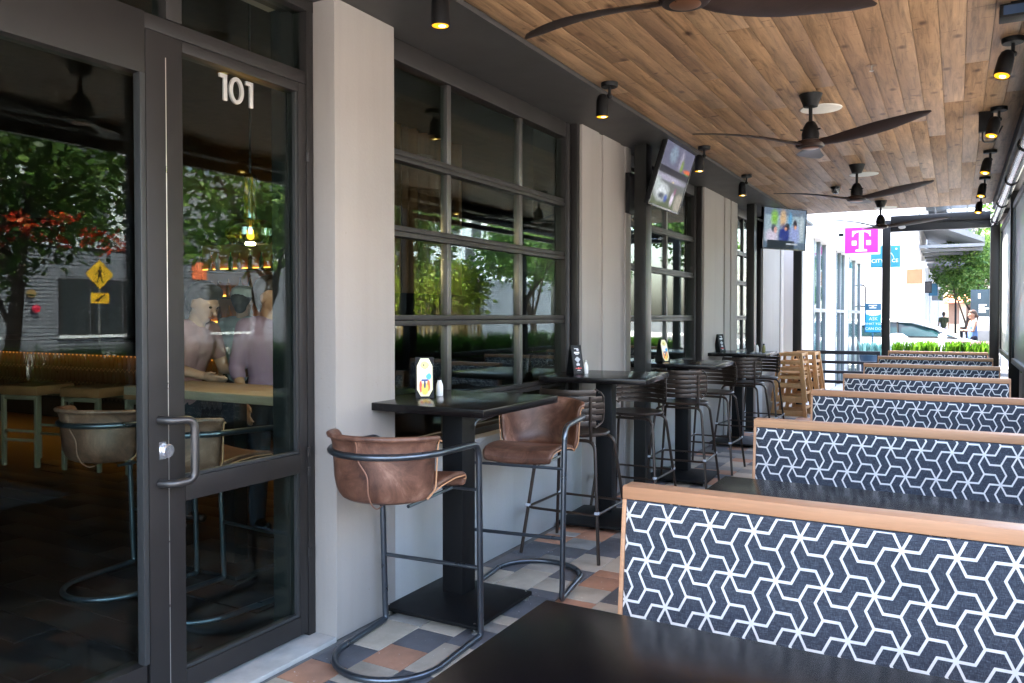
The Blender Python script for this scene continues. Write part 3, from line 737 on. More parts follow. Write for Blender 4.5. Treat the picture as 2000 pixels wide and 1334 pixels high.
cp = MB(); cp.lathe([(.0105, .082), (.011, .084), (.0105, .094), (.004, .099), (0, .099)], seg=14)
cap_dark = cp.mesh('cap', blackmet); cap_sil = cp.mesh('cap', silver)
olive = mat('olive_peppercorn_glass', (.2, .19, .06), .2); pep_me = shk_me.copy(); pep_me.materials[0] = olive
def shaker(label, k, dx, dy, me=shk_me, cap=cap_sil):
    x, y, a, _ = BT[k]; t = thing('shaker', label, 'shaker', (x + dx, y + dy, 1.0632), group='shakers on the tall tables'); inst(me, 'bottle', t); inst(cap, 'cap', t)
shaker('white shaker with dark cap beside the yellow drinks card', 0, -.155, .055, cap=cap_dark)
shaker('white shaker beside the dark menu card on the second tall table', 1, -.15, -.02)
shaker('white shaker with black cap near the right edge of the farthest tall table', 3, .2, .06, cap=cap_dark)
shaker('olive pepper shaker with black cap on the farthest tall table', 3, .27, .09, me=pep_me, cap=cap_dark)

# ------------------------------------------------------------------ brown leather stools
def solid_mesh(mb, name, mats, thick, sub=1, off=-1):
    me = mb.mesh(name, mats); o = bpy.data.objects.new(name, me); COL.objects.link(o)
    m = o.modifiers.new('s', 'SOLIDIFY'); m.thickness = thick; m.offset = off
    if sub: s = o.modifiers.new('u', 'SUBSURF'); s.levels = sub; s.render_levels = sub
    dg = bpy.context.evaluated_depsgraph_get(); dg.update()
    r = bpy.data.meshes.new_from_object(o.evaluated_get(dg)); r.name = name; bpy.data.objects.remove(o)
    r.polygons.foreach_set('use_smooth', [True] * len(r.polygons)); return r
SOFF = 1; seam_m = mat('leather_seam', (.26, .13, .085), .5)
def make_leather_stool(name='leather_stool', cat='bar stool', group='brown leather bar stools'):
    t = thing(name, '', cat, group=group)
    rows = [(0, .19, .262, .700, 0), (0, .195, .275, .727, 0), (0, .20, .262, .748, 0), (0, .207, .14, .752, 0), (0, .21, .02, .742, 0), (.25, .21, -.08, .722, .19), (.62, .21, -.13, .702, .20), (.9, .2, -.15, .715, .215),
            (1, 0, 0, .765, .236), (1, 0, 0, .84, .241), (1, 0, 0, .90, .244), (1, 0, 0, .945, .248), (1, 0, 0, .966, .257), (1, 0, 0, .962, .268)]
    n = 17; G = []
    for (m, hw, y, z, r) in rows:
        row = []
        for j in range(n):
            s = -1 + 2 * j / (n - 1); ph = s * R(84)
            A = Vector((s * hw, y, z + .012 * s * s * (1 - m)))
            top = .014 * math.cos(s * 1.4) if z > .93 else 0
            B = Vector((r * math.sin(ph), -.045 - r * math.cos(ph), z + top + .018 * abs(s) ** 3 * (1 if z < .76 else 0)))
            row.append(A.lerp(B, m))
        G.append(row)
    q = MB(); q.grid(G); inst(solid_mesh(q, 'shell', leather_m, .026, off=SOFF), 'shell', t)
    wig = lambda p, i: p + Vector((0, 0, .0016 * math.sin(i * 2.3)))
    for e in (0, n - 1):
        pts = [wig(G[i][e], i) for i in range(1, len(G))]
        q = MB(); q.tube(fillet(pts, .03, 3), .0032, 6); q.build('edge_piping', piping_m, t)
    q = MB(); q.tube(fillet([G[1][j] for j in range(n)], .02, 2), .0042, 6); q.build('edge_piping', piping_m, t)
    sp = [G[i][n // 2 + (0 if i > 9 else 1)] + (Vector((0, -.0015, -.0015)) if i > 6 else Vector((0, 0, -.019))) for i in range(5, len(G) - 1)]
    q = MB(); q.tube(fillet([Vector((p.x, -.045 - (p.y * -1 - .045) - .0, p.z)) for p in sp], .02, 3), .0028, 6); q.build('seam', seam_m, t)
    arc = lambda r, y0, z, a0, a1, k: [Vector((r * math.cos(a0 + (a1 - a0) * i / k), y0 + r * math.sin(a0 + (a1 - a0) * i / k), z)) for i in range(k + 1)]
    top = [(-.262, .235, .905)] + arc(.262, -.03, .915, PI, 2 * PI, 20) + [(.262, .235, .905)]
    q = MB(); pts = [(-.262, .285, .02)]
    pts = fillet([(-.258, .30, .05), (-.262, .272, .905), (-.262, -.03, .915)], [0, .07, 0], 8) + arc(.262, -.03, .915, PI, 2 * PI, 20)[1:-1] + fillet([(.262, -.03, .915), (.262, .272, .905), (.258, .30, .05)], [0, .07, 0], 8)
    low = fillet([(.258, .30, .06), (.256, .302, .016), (.25, .15, .016)], [0, .05, 0], 8) + arc(.25, -.03, .016, 2 * PI, PI, 20)[1:-1] + fillet([(-.25, .15, .016), (-.256, .302, .016), (-.258, .30, .06)], [0, .05, 0], 8)
    q.tube(pts + low, .0145, 12, closed=True); q.build('frame', tube_m, t)
    q = MB(); q.tube([(-.258, .296, .33), (.258, .296, .33)], .0095, 10); q.build('footrest', tube_m, t)
    q = MB(); q.tube([(-.26, .286, .69), (.26, .286, .69)], .008, 8); q.tube([(-.12, .286, .69), (-.12, -.1, .685)], .008, 8); q.tube([(.12, .286, .69), (.12, -.1, .685)], .008, 8); q.build('seat_support', tube_m, t)
    return t
ls = make_leather_stool(); ls.location = (-2.115, 2.745, 0); ls.rotation_euler.z = R(5); ls['label'] = 'nearest brown leather stool with tubular frame, its back to the camera'
dup(ls, (-2.06, 3.93, 0), R(180 + 8), 'brown leather stool with tubular frame on the far side of the nearest tall table')

# ------------------------------------------------------------------ bronze slatted stools
def make_slat_stool():
    t = thing('slatted_stool', '', 'bar stool', group='bronze slatted bar stools')
    q = MB(); prof = [(0, .732), (.16, .732), (.196, .738), (.204, .748), (.198, .757), (.15, .752), (0, .748)]
    q.lathe(prof, seg=32, M=Matrix.Diagonal((1.04, 1, 1, 1))); q.build('seat', brontube, t)
    for s in (-1, 1):
        y = s * .15; yf = s * .255
        for sx in (-1, 1):
            q = MB(); q.tube(fillet([(0, y, .716), (sx * .19, y, .716), (sx * .262, yf, .0)], [0, .06, 0], 8), .0108, 10); q.build('leg', brontube, t)
    z = .285; f = lambda z, s: s * (.19 + (.262 - .19) * (1 - z / .716)); g = lambda z, s: s * (.15 + (.255 - .15) * (1 - z / .716))
    A, B = f(z, 1), g(z, 1) + .016
    q = MB(); q.tube(fillet([(-A, B, z), (-A, -B, z), (A, -B, z), (A, B, z)], .05, 6, closed=True), .0085, 8, closed=True); q.build('footrest', brontube, t)
    for sx in (-1, 1):
        for sy in (-1, 1):
            q = MB(); q.box(sx * A - .012, sx * A + .012, sy * (B - .012) - .014, sy * (B - .012) + .014, z + .004, z + .02); q.build('clip', clip_m, t, bev=.003)
    rr = .235; cy = .02
    def P(a, z, d=0): return Vector(((rr + d) * 1.02 * math.sin(a), cy - (rr + d) * math.cos(a), z))
    n = 6; z0, z1 = .80, 1.03; hh = (z1 - z0) / n
    for i in range(n):
        zc = z0 + hh * (i + .5); e = abs(i - (n - 1) / 2) / ((n - 1) / 2); am = R(64) - (R(13) if e > .95 else R(3) if e > .5 else 0)
        rows = []
        for zz, dd in ((zc - hh * .43, 0), (zc - hh * .43, .006), (zc, .0085), (zc + hh * .43, .006), (zc + hh * .43, 0), (zc, .0015), (zc - hh * .43, 0)):
            rows.append([P(-am + 2 * am * k / 22, zz, dd) for k in range(23)])
        q = MB(); q.grid(rows); q.build('slat', brontube, t)
    for sx in (-1, 1):
        a = sx * R(64); q = MB()
        q.tube(fillet([P(sx * R(50), z0 - .002), P(sx * R(65), z0 + .03), P(sx * R(66), (z0 + z1) / 2), P(sx * R(65), z1 - .03), P(sx * R(50), z1 + .002)], .045, 6), .006, 8); q.build('back_rim', brontube, t)
        q = MB(); q.tube(fillet([(sx * .165, -.15, .716), P(sx * R(42), .78, .012), P(sx * R(42), .99, .012)], [0, .04, 0], 6), .0095, 10); q.build('back_upright', brontube, t)
        for i in range(n):
            q = MB(); c = P(sx * R(57), z0 + hh * (i + .5), -.003); q.lathe([(0, -.0035), (.0025, -.0025), (.0035, 0), (.0025, .0025), (0, .0035)], c, 6); q.build('rivet', silver, t)
    return t
clip_m = mat('pale_plastic_clip', (.55, .57, .62), .4)
ss = make_slat_stool()
SS = [(-2.1, 4.58, 0, 'slatted bronze stool with its back to the camera, in front of the second tall table'), (-2.14, 5.74, R(180), 'slatted bronze stool facing the camera, behind the second tall table'),
      (-2.03, 6.60, R(3), 'slatted bronze stool in front of the third tall table, beside the steel post'), (-2.06, 7.62, R(180), 'slatted bronze stool facing the camera, behind the third tall table'),
      (-2.05, 8.90, R(-4), 'slatted bronze stool in front of the farthest tall table'), (-2.05, 9.72, R(180), 'farthest slatted bronze stool, next to the stacked wooden high chairs')]
for k, (x, y, a, lb) in enumerate(SS):
    if k == 0: ss.location = (x, y, 0); ss.rotation_euler.z = a; ss['label'] = lb
    else: dup(ss, (x, y, 0), a, lb)

# ------------------------------------------------------------------ stacked wooden high chairs
def make_high_chair():
    t = thing('high_chair', '', 'high chair', group='stacked wooden high chairs')
    H = .72; bw, tw, bd, td = .235, .15, .235, .165
    def at(sx, sy, z):
        k = z / H; return Vector((sx * (bw + (tw - bw) * k), sy * (bd + (td - bd) * k), z))
    for sx in (-1, 1):
        for sy in (-1, 1):
            q = MB(); c0, c1 = at(sx, sy, 0), at(sx, sy, H); h = .019
            q.add([c0 + Vector((i * h * 1.4, j * h, 0)) for i, j in ((-1, -1), (1, -1), (1, 1), (-1, 1))] + [c1 + Vector((i * h, j * h, 0)) for i, j in ((-1, -1), (1, -1), (1, 1), (-1, 1))],
                  [(3, 2, 1, 0), (4, 5, 6, 7), (0, 1, 5, 4), (1, 2, 6, 5), (2, 3, 7, 6), (3, 0, 4, 7)]); q.build('post', hc_m, t, bev=.004)
    def rail(sy, z, h, name='rail'):
        a, c = at(-1, sy, z), at(1, sy, z); q = MB(); q.box(a.x + .012, c.x - .012, a.y - .011, a.y + .011, z - h / 2, z + h / 2); q.build(name, hc_m, t, bev=.004)
    def side(sx, z, h):
        a, c = at(sx, -1, z), at(sx, 1, z); q = MB(); q.box(a.x - .011, a.x + .011, a.y + .012, c.y - .012, z - h / 2, z + h / 2); q.build('rail', hc_m, t, bev=.004)
    for sy in (-1, 1): rail(sy, .045, .075); rail(sy, .57, .05); rail(sy, .695, .05)
    for sx in (-1, 1): side(sx, .13, .035); side(sx, .575, .04); side(sx, .69, .045)
    rail(-1, .24, .07)
    q = MB(); a = at(1, 1, .42); q.box(-a.x + .012, a.x - .012, -a.y + .012, a.y - .012, .41, .43); q.build('seat', hc_m, t, bev=.004)
    return t
hc = make_high_chair()
HC = [(-2.13, 12.38, 0, 'lower high chair of the nearer stack, standing on the pavers'), (-2.13, 12.40, .215, 'upper high chair of the nearer stack, front one'), (-2.02, 12.72, 0.0, 'lower high chair of the farther stack, behind the nearer stack'), (-2.02, 12.70, .215, 'upper high chair of the farther stack, behind the nearer stack')]
HC[2] = (-2.02, 12.86, 0.0, HC[2][3]); HC[3] = (-2.02, 12.87, .215, HC[3][3])
for k, (x, y, z, lb) in enumerate(HC):
    if k == 0: hc.location = (x, y, z); hc['label'] = lb; hc.rotation_euler.z = R(-3)
    else: dup(hc, (x, y, z), R(-3), lb)

# ------------------------------------------------------------------ ceiling fans
def make_fan():
    t = thing('ceiling_fan', '', 'ceiling fan', group='walnut ceiling fans in a row')
    q = MB(); q.lathe([(.02, -.085), (.045, -.08), (.07, -.012), (.074, 0), (0, 0)], seg=24); q.build('canopy', blackmet, t)
    q = MB(); q.tube([(0, 0, -.08), (0, 0, -.2)], .0125, 12); q.build('downrod', blackmet, t)
    q = MB(); q.lathe([(0, -.30), (.052, -.30), (.056, -.262), (.046, -.215), (.03, -.185), (.018, -.175), (0, -.175)], seg=24)
    for k in range(3):
        a = 2 * PI * k / 3; q.tube([(.045 * math.cos(a), .045 * math.sin(a), -.235), (.07 * math.cos(a), .07 * math.sin(a), -.235)], .006, 8)
    q.build('motor', blackmet, t)
    q = MB(); q.lathe([(0, -.352), (.05, -.352), (.082, -.346), (.094, -.33), (.09, -.308), (.06, -.299), (0, -.299)], seg=30); q.build('hub', fan_m, t)
    q = MB(); q.lathe([(0, -.3545), (.048, -.3545), (.056, -.3515)], seg=30); q.build('hub_ring', mat('copper_ring', (.35, .16, .08), .3, .8), t)
    for k in range(3):
        a = 2 * PI * k / 3; rows = []
        for i in range(15):
            s = i / 14; r = .06 + .73 * s
            wd = .042 + .036 * math.sin(min(1, s * 1.5) * PI * .62) - .04 * max(0, s - .55) ** 1.4 / .45 ** 1.4
            if s > .93: wd *= 1 - (s - .93) / .07 * .7
            sweep = .05 * math.sin(s * PI) - .03 * s
            zc = -.323 + .03 * max(0, math.sin((s - .12) * PI * .62)) + .02 * s; tw = -R(17) * (1 - s * .5)
            sec = []
            for c, h in ((-1, 0), (-.6, .006), (0, .008), (.6, .006), (1, 0), (.6, -.006), (0, -.008), (-.6, -.006)):
                u = c * wd; hh = h * (1.5 - s)
                p = Vector((r, sweep + u * math.cos(tw), zc + u * math.sin(tw) + hh))
                sec.append(Matrix.Rotation(a, 3, 'Z') @ p)
            rows.append(sec)
        q = MB(); q.grid(rows, closed_u=True); q.poly(rows[-1]); q.poly(rows[0][::-1]); q.build('blade', fan_m, t, ang=70)
    return t
fan = make_fan()
FN = [(2.77, 166, 'nearest walnut ceiling fan, cut by the top of the picture'), (5.53, -24, 'second walnut ceiling fan with a black canopy and long curved blades'), (8.3, -31, 'third walnut ceiling fan, above the middle benches'), (11.04, -10, 'farthest walnut ceiling fan, in front of the bright opening')]
for k, (y, a, lb) in enumerate(FN):
    if k == 0: fan.location = (-.85, y, ZC); fan.rotation_euler.z = R(a); fan['label'] = lb
    else: dup(fan, (-.85, y, ZC), R(a), lb)

# ------------------------------------------------------------------ spot lamps, speakers and other ceiling fittings
def make_spot(tilt):
    t = thing('spot_lamp', '', 'spot lamp', group='black spot lamps with amber glow')
    q = MB(); q.lathe([(.0, -.026), (.05, -.026), (.053, -.02), (.053, 0), (0, 0)], seg=24); q.build('base', blackmet, t)
    q = MB(); q.tube([(0, 0, -.026), (0, 0, -.075)], .009, 10); q.lathe([(0, -.098), (.016, -.094), (.02, -.083), (.016, -.072), (0, -.07)], seg=12); q.build('stem', blackmet, t)
    Mt = Matrix.Translation((-.035, -.03, -.085)) @ tilt
    q = MB(); q.lathe([(.036, -.128), (.0395, -.13), (.0405, -.125), (.0385, -.03), (.03, .0), (.02, .01), (0, .012)], seg=24, M=Mt, cap=False)
    q.lathe([(.036, -.128), (.034, -.095), (0, -.095)], seg=24, M=Mt, cap=False); q.build('can', blackmet, t)
    q = MB(); q.lathe([(0, -.1265), (.0353, -.1275)], seg=24, M=Mt)
    o = q.build('lens', amber, t)
    q = MB(); q.lathe([(0, -.1285), (.016, -.1283)], seg=16, M=Mt @ Matrix.Translation((.006, .006, 0))); q.build('bulb', core, t)
    ld = bpy.data.lights.new('spot_glow', 'SPOT'); ld.energy = 1.1; ld.color = (1, .6, .25); ld.spot_size = R(80); ld.spot_blend = .8; ld.shadow_soft_size = .03
    lo = bpy.data.objects.new('spot_glow', ld); COL.objects.link(lo); lo.parent = t; lo.matrix_local = Mt @ Matrix.Translation((0, 0, -.135))
    return t
s0 = make_spot(Matrix.Identity(4))
SPL = [(-1.905, 2.86, 'nearest spot lamp by the shopfront, its base cut by the picture top'), (-1.905, 4.64, 'second spot lamp by the shopfront, above the second pillar'), (-1.905, 6.77, 'third spot lamp by the shopfront, right of the nearer screen'), (-1.905, 8.34, 'fourth spot lamp by the shopfront, above the third pillar')]
for k, (x, y, lb) in enumerate(SPL):
    if k == 0: s0.location = (x, y, ZC); s0['label'] = lb
    else: dup(s0, (x, y, ZC), 0, lb)
s1 = make_spot(Matrix.Rotation(R(15), 4, 'Y') @ Matrix.Rotation(R(-10), 4, 'X'))
SPR = [(.245, 4.93, 'nearest spot lamp on the open side, with a bright amber lens'), (.245, 6.51, 'second spot lamp on the open side, with a small black box beside it'), (.245, 8.15, 'third spot lamp on the open side of the ceiling'), (.245, 9.69, 'fourth spot lamp on the open side of the ceiling'), (.245, 11.2, 'farthest spot lamp on the open side, above the end beam')]
for k, (x, y, lb) in enumerate(SPR):
    if k == 0: s1.location = (x, y, ZC); s1['label'] = lb; s1.rotation_euler.z = R(15)
    else: dup(s1, (x, y, ZC), R(15 + 4 * k), lb)
sp = MB(); sp.lathe([(0, -.006), (.12, -.006), (.137, -.004), (.14, 0), (0, 0)], seg=36); spm = sp.mesh('ceiling_speaker', mat('speaker_grille', (.7, .67, .62), .6))
for y, lb in ((5.93, 'white round ceiling speaker behind the second fan'), (8.88, 'white round ceiling speaker behind the third fan'), (11.75, 'white round ceiling speaker behind the farthest fan')):
    o = inst(spm, 'ceiling_speaker', None, (-.843, y, ZC - .001)); tag(o, lb, 'speaker', 'round speakers in the cedar ceiling')
t = thing('security_camera', 'black dome camera under the ceiling left of the third fan', 'camera', (-1.203, 9.6, ZC))
q = MB(); q.lathe([(.0, -.03), (.05, -.03), (.056, 0), (0, 0)], seg=20); q.build('housing', blackmet, t)
q = MB(); q.lathe([(.045, -.03), (.042, -.055), (.028, -.075), (0, -.083)], seg=20); q.build('dome', mat('smoked_dome', (.03, .03, .035), .08, 0, .8), t)
t = thing('sprinkler', 'small silver sprinkler head in the cedar ceiling', 'sprinkler', (-.444, 5.06, ZC))
q = MB(); q.lathe([(.03, -.002), (.03, 0), (0, 0)], seg=16); q.build('rosette', mat('rosette', (.2, .12, .07), .5), t)
q = MB(); q.lathe([(0, -.035), (.012, -.034), (.012, -.031), (.004, -.029), (.004, -.001), (0, 0)], seg=12); q.build('head', silver, t)
t = thing('flood_light', 'black box floodlight at the upper right corner', 'floodlight', (.236, 4.38, ZC))
q = MB(); q.box(-.075, .075, -.05, .05, -.075, -.012); q.build('body', blackmet, t, bev=.006); q = MB(); q.box(-.03, .03, -.03, .03, -.0118, 0); q.build('bracket', blackmet, t)
q = MB(); q.box(-.06, .06, -.052, -.0502, -.065, -.022); q.build('lens', mat('blue_lens', (.03, .06, .12), .1), t)
t = thing('junction_box', 'small black box hanging beside the second spot lamp of the open side', 'junction box', (.17, 6.62, ZC))
q = MB(); q.box(-.045, .045, -.035, .035, -.14, -.0); q.build('box', blackmet, t, bev=.004); q = MB(); q.tube(fillet([(-.02, 0, -.14), (-.02, 0, -.21), (.05, .1, -.2), (.12, .5, -.01)], .08, 6), .006, 8); q.build('cable', blackmet, t)
t = thing('wall_speaker', 'flat black framed speaker panel on the second pillar', 'speaker', (-2.449, 6.39, 2.52))
q = MB(); q.box(0, .035, -.075, .075, -.17, .17); q.build('case', blackmet, t, bev=.005); q = MB(); q.box(.0352, .037, -.055, .055, -.14, .14); q.build('grille', mat('grille', (.03, .03, .034), .8, bump=.8, bscale=300), t)

# ------------------------------------------------------------------ screens
def tv(label, pts, m, arm):
    """pts: screen corners bottom-left, bottom-right, top-right, top-left seen from the front"""
    a, b_, c, d = [Vector(p) for p in pts]; ctr = (a + b_ + c + d) / 4; X = ((b_ - a) + (c - d)).normalized(); Z = ((d - a) + (c - b_)).normalized(); Y = Z.cross(X).normalized(); Z = X.cross(Y)
    w_ = ((b_ - a).length + (c - d).length) / 4; h_ = ((d - a).length + (c - b_).length) / 4
    t = thing('television', label, 'television', tuple(ctr), group='flat screens hung from the posts')
    t.rotation_euler = Matrix((X, Y, Z)).transposed().to_euler()
    q = MB(); q.box(-w_, w_, .004, .04, -h_, h_); q.box(-w_ * .5, w_ * .5, .04, .065, -h_ * .6, h_ * .5); q.build('case', blackmet, t, bev=.004)
    for (x0, x1, z0, z1) in ((-w_, w_, h_ - .012, h_), (-w_, w_, -h_, -h_ + .018), (-w_, -w_ + .012, -h_ + .018, h_ - .012), (w_ - .012, w_, -h_ + .018, h_ - .012)):
        q = MB(); q.box(x0, x1, -.004, .0038, z0, z1); q.build('bezel', bez_m, t, bev=.0015)
    screen_quad('screen', (-w_ + .012, .002, -h_ + .018), (w_ - .012, .002, -h_ + .018), (w_ - .012, .002, h_ - .012), (-w_ + .012, .002, h_ - .012), m, t)
    q = MB(); Mi = t.rotation_euler.to_matrix().transposed(); loc = lambda p: Mi @ (Vector(p) - ctr)
    q.tube(fillet([(0, .06, 0), (0, .14, .02), loc(arm)], .04, 5), .016, 10); q.box(-.09, .09, .0652, .085, -.09, .09); q.build('bracket', blackmet, t)
    return t
bez_m = mat('tv_bezel', (.03, .03, .035), .2)
scr1 = picture('sport_screen', (.10, .13, .06), [(.5, .8, .6, .2, (.14, .14, .22), -.05), (.33, .82, .12, .13, (.25, .32, .42), .4), (.62, .78, .07, .16, (.3, .28, .38), .3), (.68, .7, .04, .1, (.2, .3, .03), .3), (.9, .66, .12, .035, (.8, .14, .04), .3), (.9, .60, .12, .03, (.05, .25, .06), .3), (.5, .56, .6, .05, (.012, .01, .025), -.08), (.4, .45, .55, .045, (.4, .38, .5), .4), (.28, .22, .2, .13, (.75, .8, .85), .5), (.3, .16, .1, .05, (.1, .12, .16), .4), (.45, .14, .05, .06, (.06, .12, .45), .4), (.66, .16, .05, .1, (.85, .75, .9), .5), (.7, .3, .03, .06, (.3, .1, .2), .3), (.9, .12, .14, .16, (.4, .36, .3), .3), (.55, .42, .03, .015, (.9, .7, .3), .3), (.08, .33, .1, .1, (.55, .62, .62), .5)], .05, (.2, .18, .3))
scr2 = picture('news_screen', (.09, .14, .2), [(.5, .5, .47, .33, (.3, .4, .46), -.05), (.25, .75, .08, .2, (.22, .45, .08), .4), (.45, .75, .07, .22, (.55, .38, .22), .4), (.62, .72, .05, .2, (.1, .3, .5), .4), (.2, .3, .14, .17, (.55, .5, .62), .4), (.24, .5, .06, .1, (.05, .07, .1), .3), (.28, .45, .04, .08, (.6, .35, .32), .3), (.5, .34, .15, .26, (.012, .03, .2), .3), (.55, .55, .06, .09, (.02, .02, .03), .3), (.52, .5, .035, .05, (.5, .25, .2), .3), (.74, .36, .12, .24, (.26, .32, .6), .4), (.74, .64, .045, .1, (.03, .025, .04), .3), (.75, .55, .03, .05, (.6, .3, .2), .3), (.9, .55, .05, .3, (.42, .5, .55), .3), (.42, .1, .32, .1, (.01, .02, .03), -.05), (.68, .12, .14, .02, (.4, .45, .5), -.05)], .06, (.14, .19, .26))
tv('nearer tilted flat screen showing sport, on the first steel post', [(-2.215, 6.33, 2.41), (-2.215, 7.06, 2.41), (-2.05, 7.0, 2.925), (-2.05, 6.13, 2.925)], scr1, (-2.29, 6.44, 2.75))
tv('farther flat screen showing people in blue, turned to the camera', [(-2.28, 10.62, 2.38), (-1.86, 11.36, 2.38), (-1.75, 11.5, 2.905), (-2.17, 10.76, 2.905)], scr2, (-2.28, 10.5, 2.75))
# ------------------------------------------------------------------ foliage
def leafmat(name, lo, mid, hi, tl=.35):
    m, t, p, o = newmat(name); setin(p, rough=.45, spec=.35)
    gi = t.nodes.new('ShaderNodeNewGeometry'); r = ramp(t, [(0, lo), (.5, mid), (1, hi)]); t.links.new(gi.outputs['Random Per Island'], r.inputs[0])
    s = t.nodes.new('ShaderNodeBsdfTranslucent'); x = t.nodes.new('ShaderNodeMixShader'); x.inputs[0].default_value = tl
    t.links.new(r.outputs[0], p.inputs['Base Color']); t.links.new(r.outputs[0], s.inputs[0]); t.links.new(p.outputs[0], x.inputs[1]); t.links.new(s.outputs[0], x.inputs[2]); t.links.new(x.outputs[0], o.inputs[0])
    return m
leaf_d = leafmat('street_tree_leaf', (.03, .075, .016), (.065, .14, .025), (.13, .22, .04))
leaf_l = leafmat('bright_tree_leaf', (.06, .14, .03), (.12, .23, .045), (.2, .3, .07))
bark_m = mat('bark', (.07, .05, .04), .9, 0, .3, .3, 8, .6, 40)
def leaves(b, g, c, rad, n, size, droop=.3):
    for i in range(n):
        while True:
            p = Vector((g.uniform(-1, 1), g.uniform(-1, 1), g.uniform(-1, 1)))
            if .15 < p.length < 1: break
        p = Vector((p.x * rad[0], p.y * rad[1], p.z * rad[2])) + Vector(c)
        d = Vector((g.gauss(0, 1), g.gauss(0, 1), g.gauss(-droop, .6))).normalized(); s = d.cross(Vector((g.gauss(0, 1), g.gauss(0, 1), g.gauss(0, 1)))).normalized()
        L = size * g.uniform(.6, 1.3); W = L * .3
        b.add([p, p + d * L * .45 + s * W, p + d * L, p + d * L * .45 - s * W], [(0, 1, 2, 3)])
def tree(label, x, y, h, crown_z, cr, n, size, lm, seed, group, r=.1, z0=-.06, name='street_tree'):
    g = random.Random(seed); t = thing(name, label, 'tree', (x, y, z0), group=group); b = MB()
    bend = [Vector((g.gauss(0, .05) * i, g.gauss(0, .05) * i, h * .62 * i / 5)) for i in range(6)]
    b.tube([Vector((0, 0, 0))] + bend[1:], [r * 1.25, r * .95, r * .85, r * .75, r * .62, r * .45], 10); tips = []
    for k in range(9):
        a = k * 2.4 + g.random(); st = bend[2 + k % 4]; en = Vector((math.cos(a) * cr[0] * g.uniform(.45, .85), math.sin(a) * cr[1] * g.uniform(.45, .85), crown_z + g.uniform(-.6, .7) * cr[2]))
        md = st.lerp(en, .5) + Vector((0, 0, .12)); b.tube([st, md, en], [r * .4, r * .26, r * .1], 6); tips.append(en)
        for _ in range(3):
            e2 = md.lerp(en, g.random()) + Vector((g.gauss(0, .35), g.gauss(0, .35), g.gauss(.1, .3))); b.tube([md.lerp(en, .4), e2], [r * .16, r * .05], 5); tips.append(e2)
    b.build('trunk', bark_m, t); b = MB(); per = n // (len(tips) + 8)
    for e in tips: leaves(b, g, e, (cr[0] * .34, cr[1] * .34, cr[2] * .3), per, size)
    for _ in range(8):
        a = g.uniform(0, 2 * PI); q = g.uniform(.2, .8); leaves(b, g, (math.cos(a) * cr[0] * q, math.sin(a) * cr[1] * q, crown_z + g.uniform(-.7, .8) * cr[2]), (cr[0] * .33, cr[1] * .33, cr[2] * .26), per, size)
    b.build('crown', lm, t, smooth=False); return t
GT = 'trees along the street curb'
t1 = tree('curb tree with red blossoms opposite the glass entrance', 5.0, 5.5, 5.2, 3.7, (1.9, 1.9, 1.5), 7000, .13, leaf_d, 11, GT, .1)
fl = MB(); g = random.Random(5)
for _ in range(30): leaves(fl, g, (g.uniform(-1.7, -.2), g.uniform(-1.2, 1.2), g.uniform(2.4, 2.66)), (.1, .1, .07), 20, .075)
fl.build('blossom', leafmat('red_blossom', (.5, .02, .01), (.75, .05, .02), (.8, .2, .04)), t1, smooth=False)
tree('second curb tree opposite the first pillar', 5.0, 9.6, 5.4, 3.6, (1.8, 1.9, 1.5), 6000, .14, leaf_l, 12, GT, .09)
tree('third curb tree opposite the first sectional window', 5.0, 12.6, 5.2, 3.6, (1.8, 1.8, 1.5), 6000, .14, leaf_d, 13, GT, .09)
tree('fourth curb tree opposite the second sectional window', 5.0, 19.0, 5.2, 3.7, (1.8, 1.8, 1.5), 5000, .15, leaf_l, 14, GT, .1)
tree('fifth curb tree near the street crossing', 5.0, 23.0, 5.2, 3.7, (1.7, 1.7, 1.5), 4000, .15, leaf_d, 15, GT, .1)
tree('green shade tree beyond the white car, by the dark kiosk', .45, 33.0, 4.6, 3.25, (1.25, 1.25, 1.35), 9000, .12, leaf_l, 16, 'trees beyond the white car', .09)
tree('nearer tree whose dark leaves hang into the top right of the opening', 2.0, 24.6, 5.6, 4.6, (1.75, 1.6, .95), 7000, .16, leaf_d, 17, 'trees beyond the white car', .1, z0=-.1)
tree('far tree behind the pale end building', 2.6, 47.0, 6.4, 5.0, (2.6, 2.6, 2.0), 5000, .22, leaf_l, 18, 'trees beyond the white car', .13)

# ------------------------------------------------------------------ white phone shop and the street beyond the patio
shopw = mat('white_shop_paint', (.6, .6, .61), .6, 0, .4, .06, 1)
shopg = mat('pale_grey_trim', (.17, .185, .195), .5)
darkpane = mat('dark_window_pane', (.03, .035, .04), .08, 0, .8)
dn = thing('phone_shop', 'white phone shop with tall glass windows beyond the patio', 'shop')
q = MB(); q.box(-9, -2.3, 13.9, 23.95, 2.9, 6.2); q.box(-9, -2.2, 13.9, 24.0, 2.9, 3.05)
for y0, y1 in ((13.9, 15.4), (16.95, 18.5), (20.0, 20.8), (23.45, 23.95)): q.box(-2.75, -2.3, y0, y1, -.06, 2.9)
q.box(-9, -8.8, 13.9, 23.95, -.06, 2.9); q.box(-8.8, -2.75, 23.8, 23.95, -.06, 2.9); q.box(-8.8, -2.75, 13.9, 14.05, -.06, 2.9)
q.build('wall', shopw, dn, bev=.01)
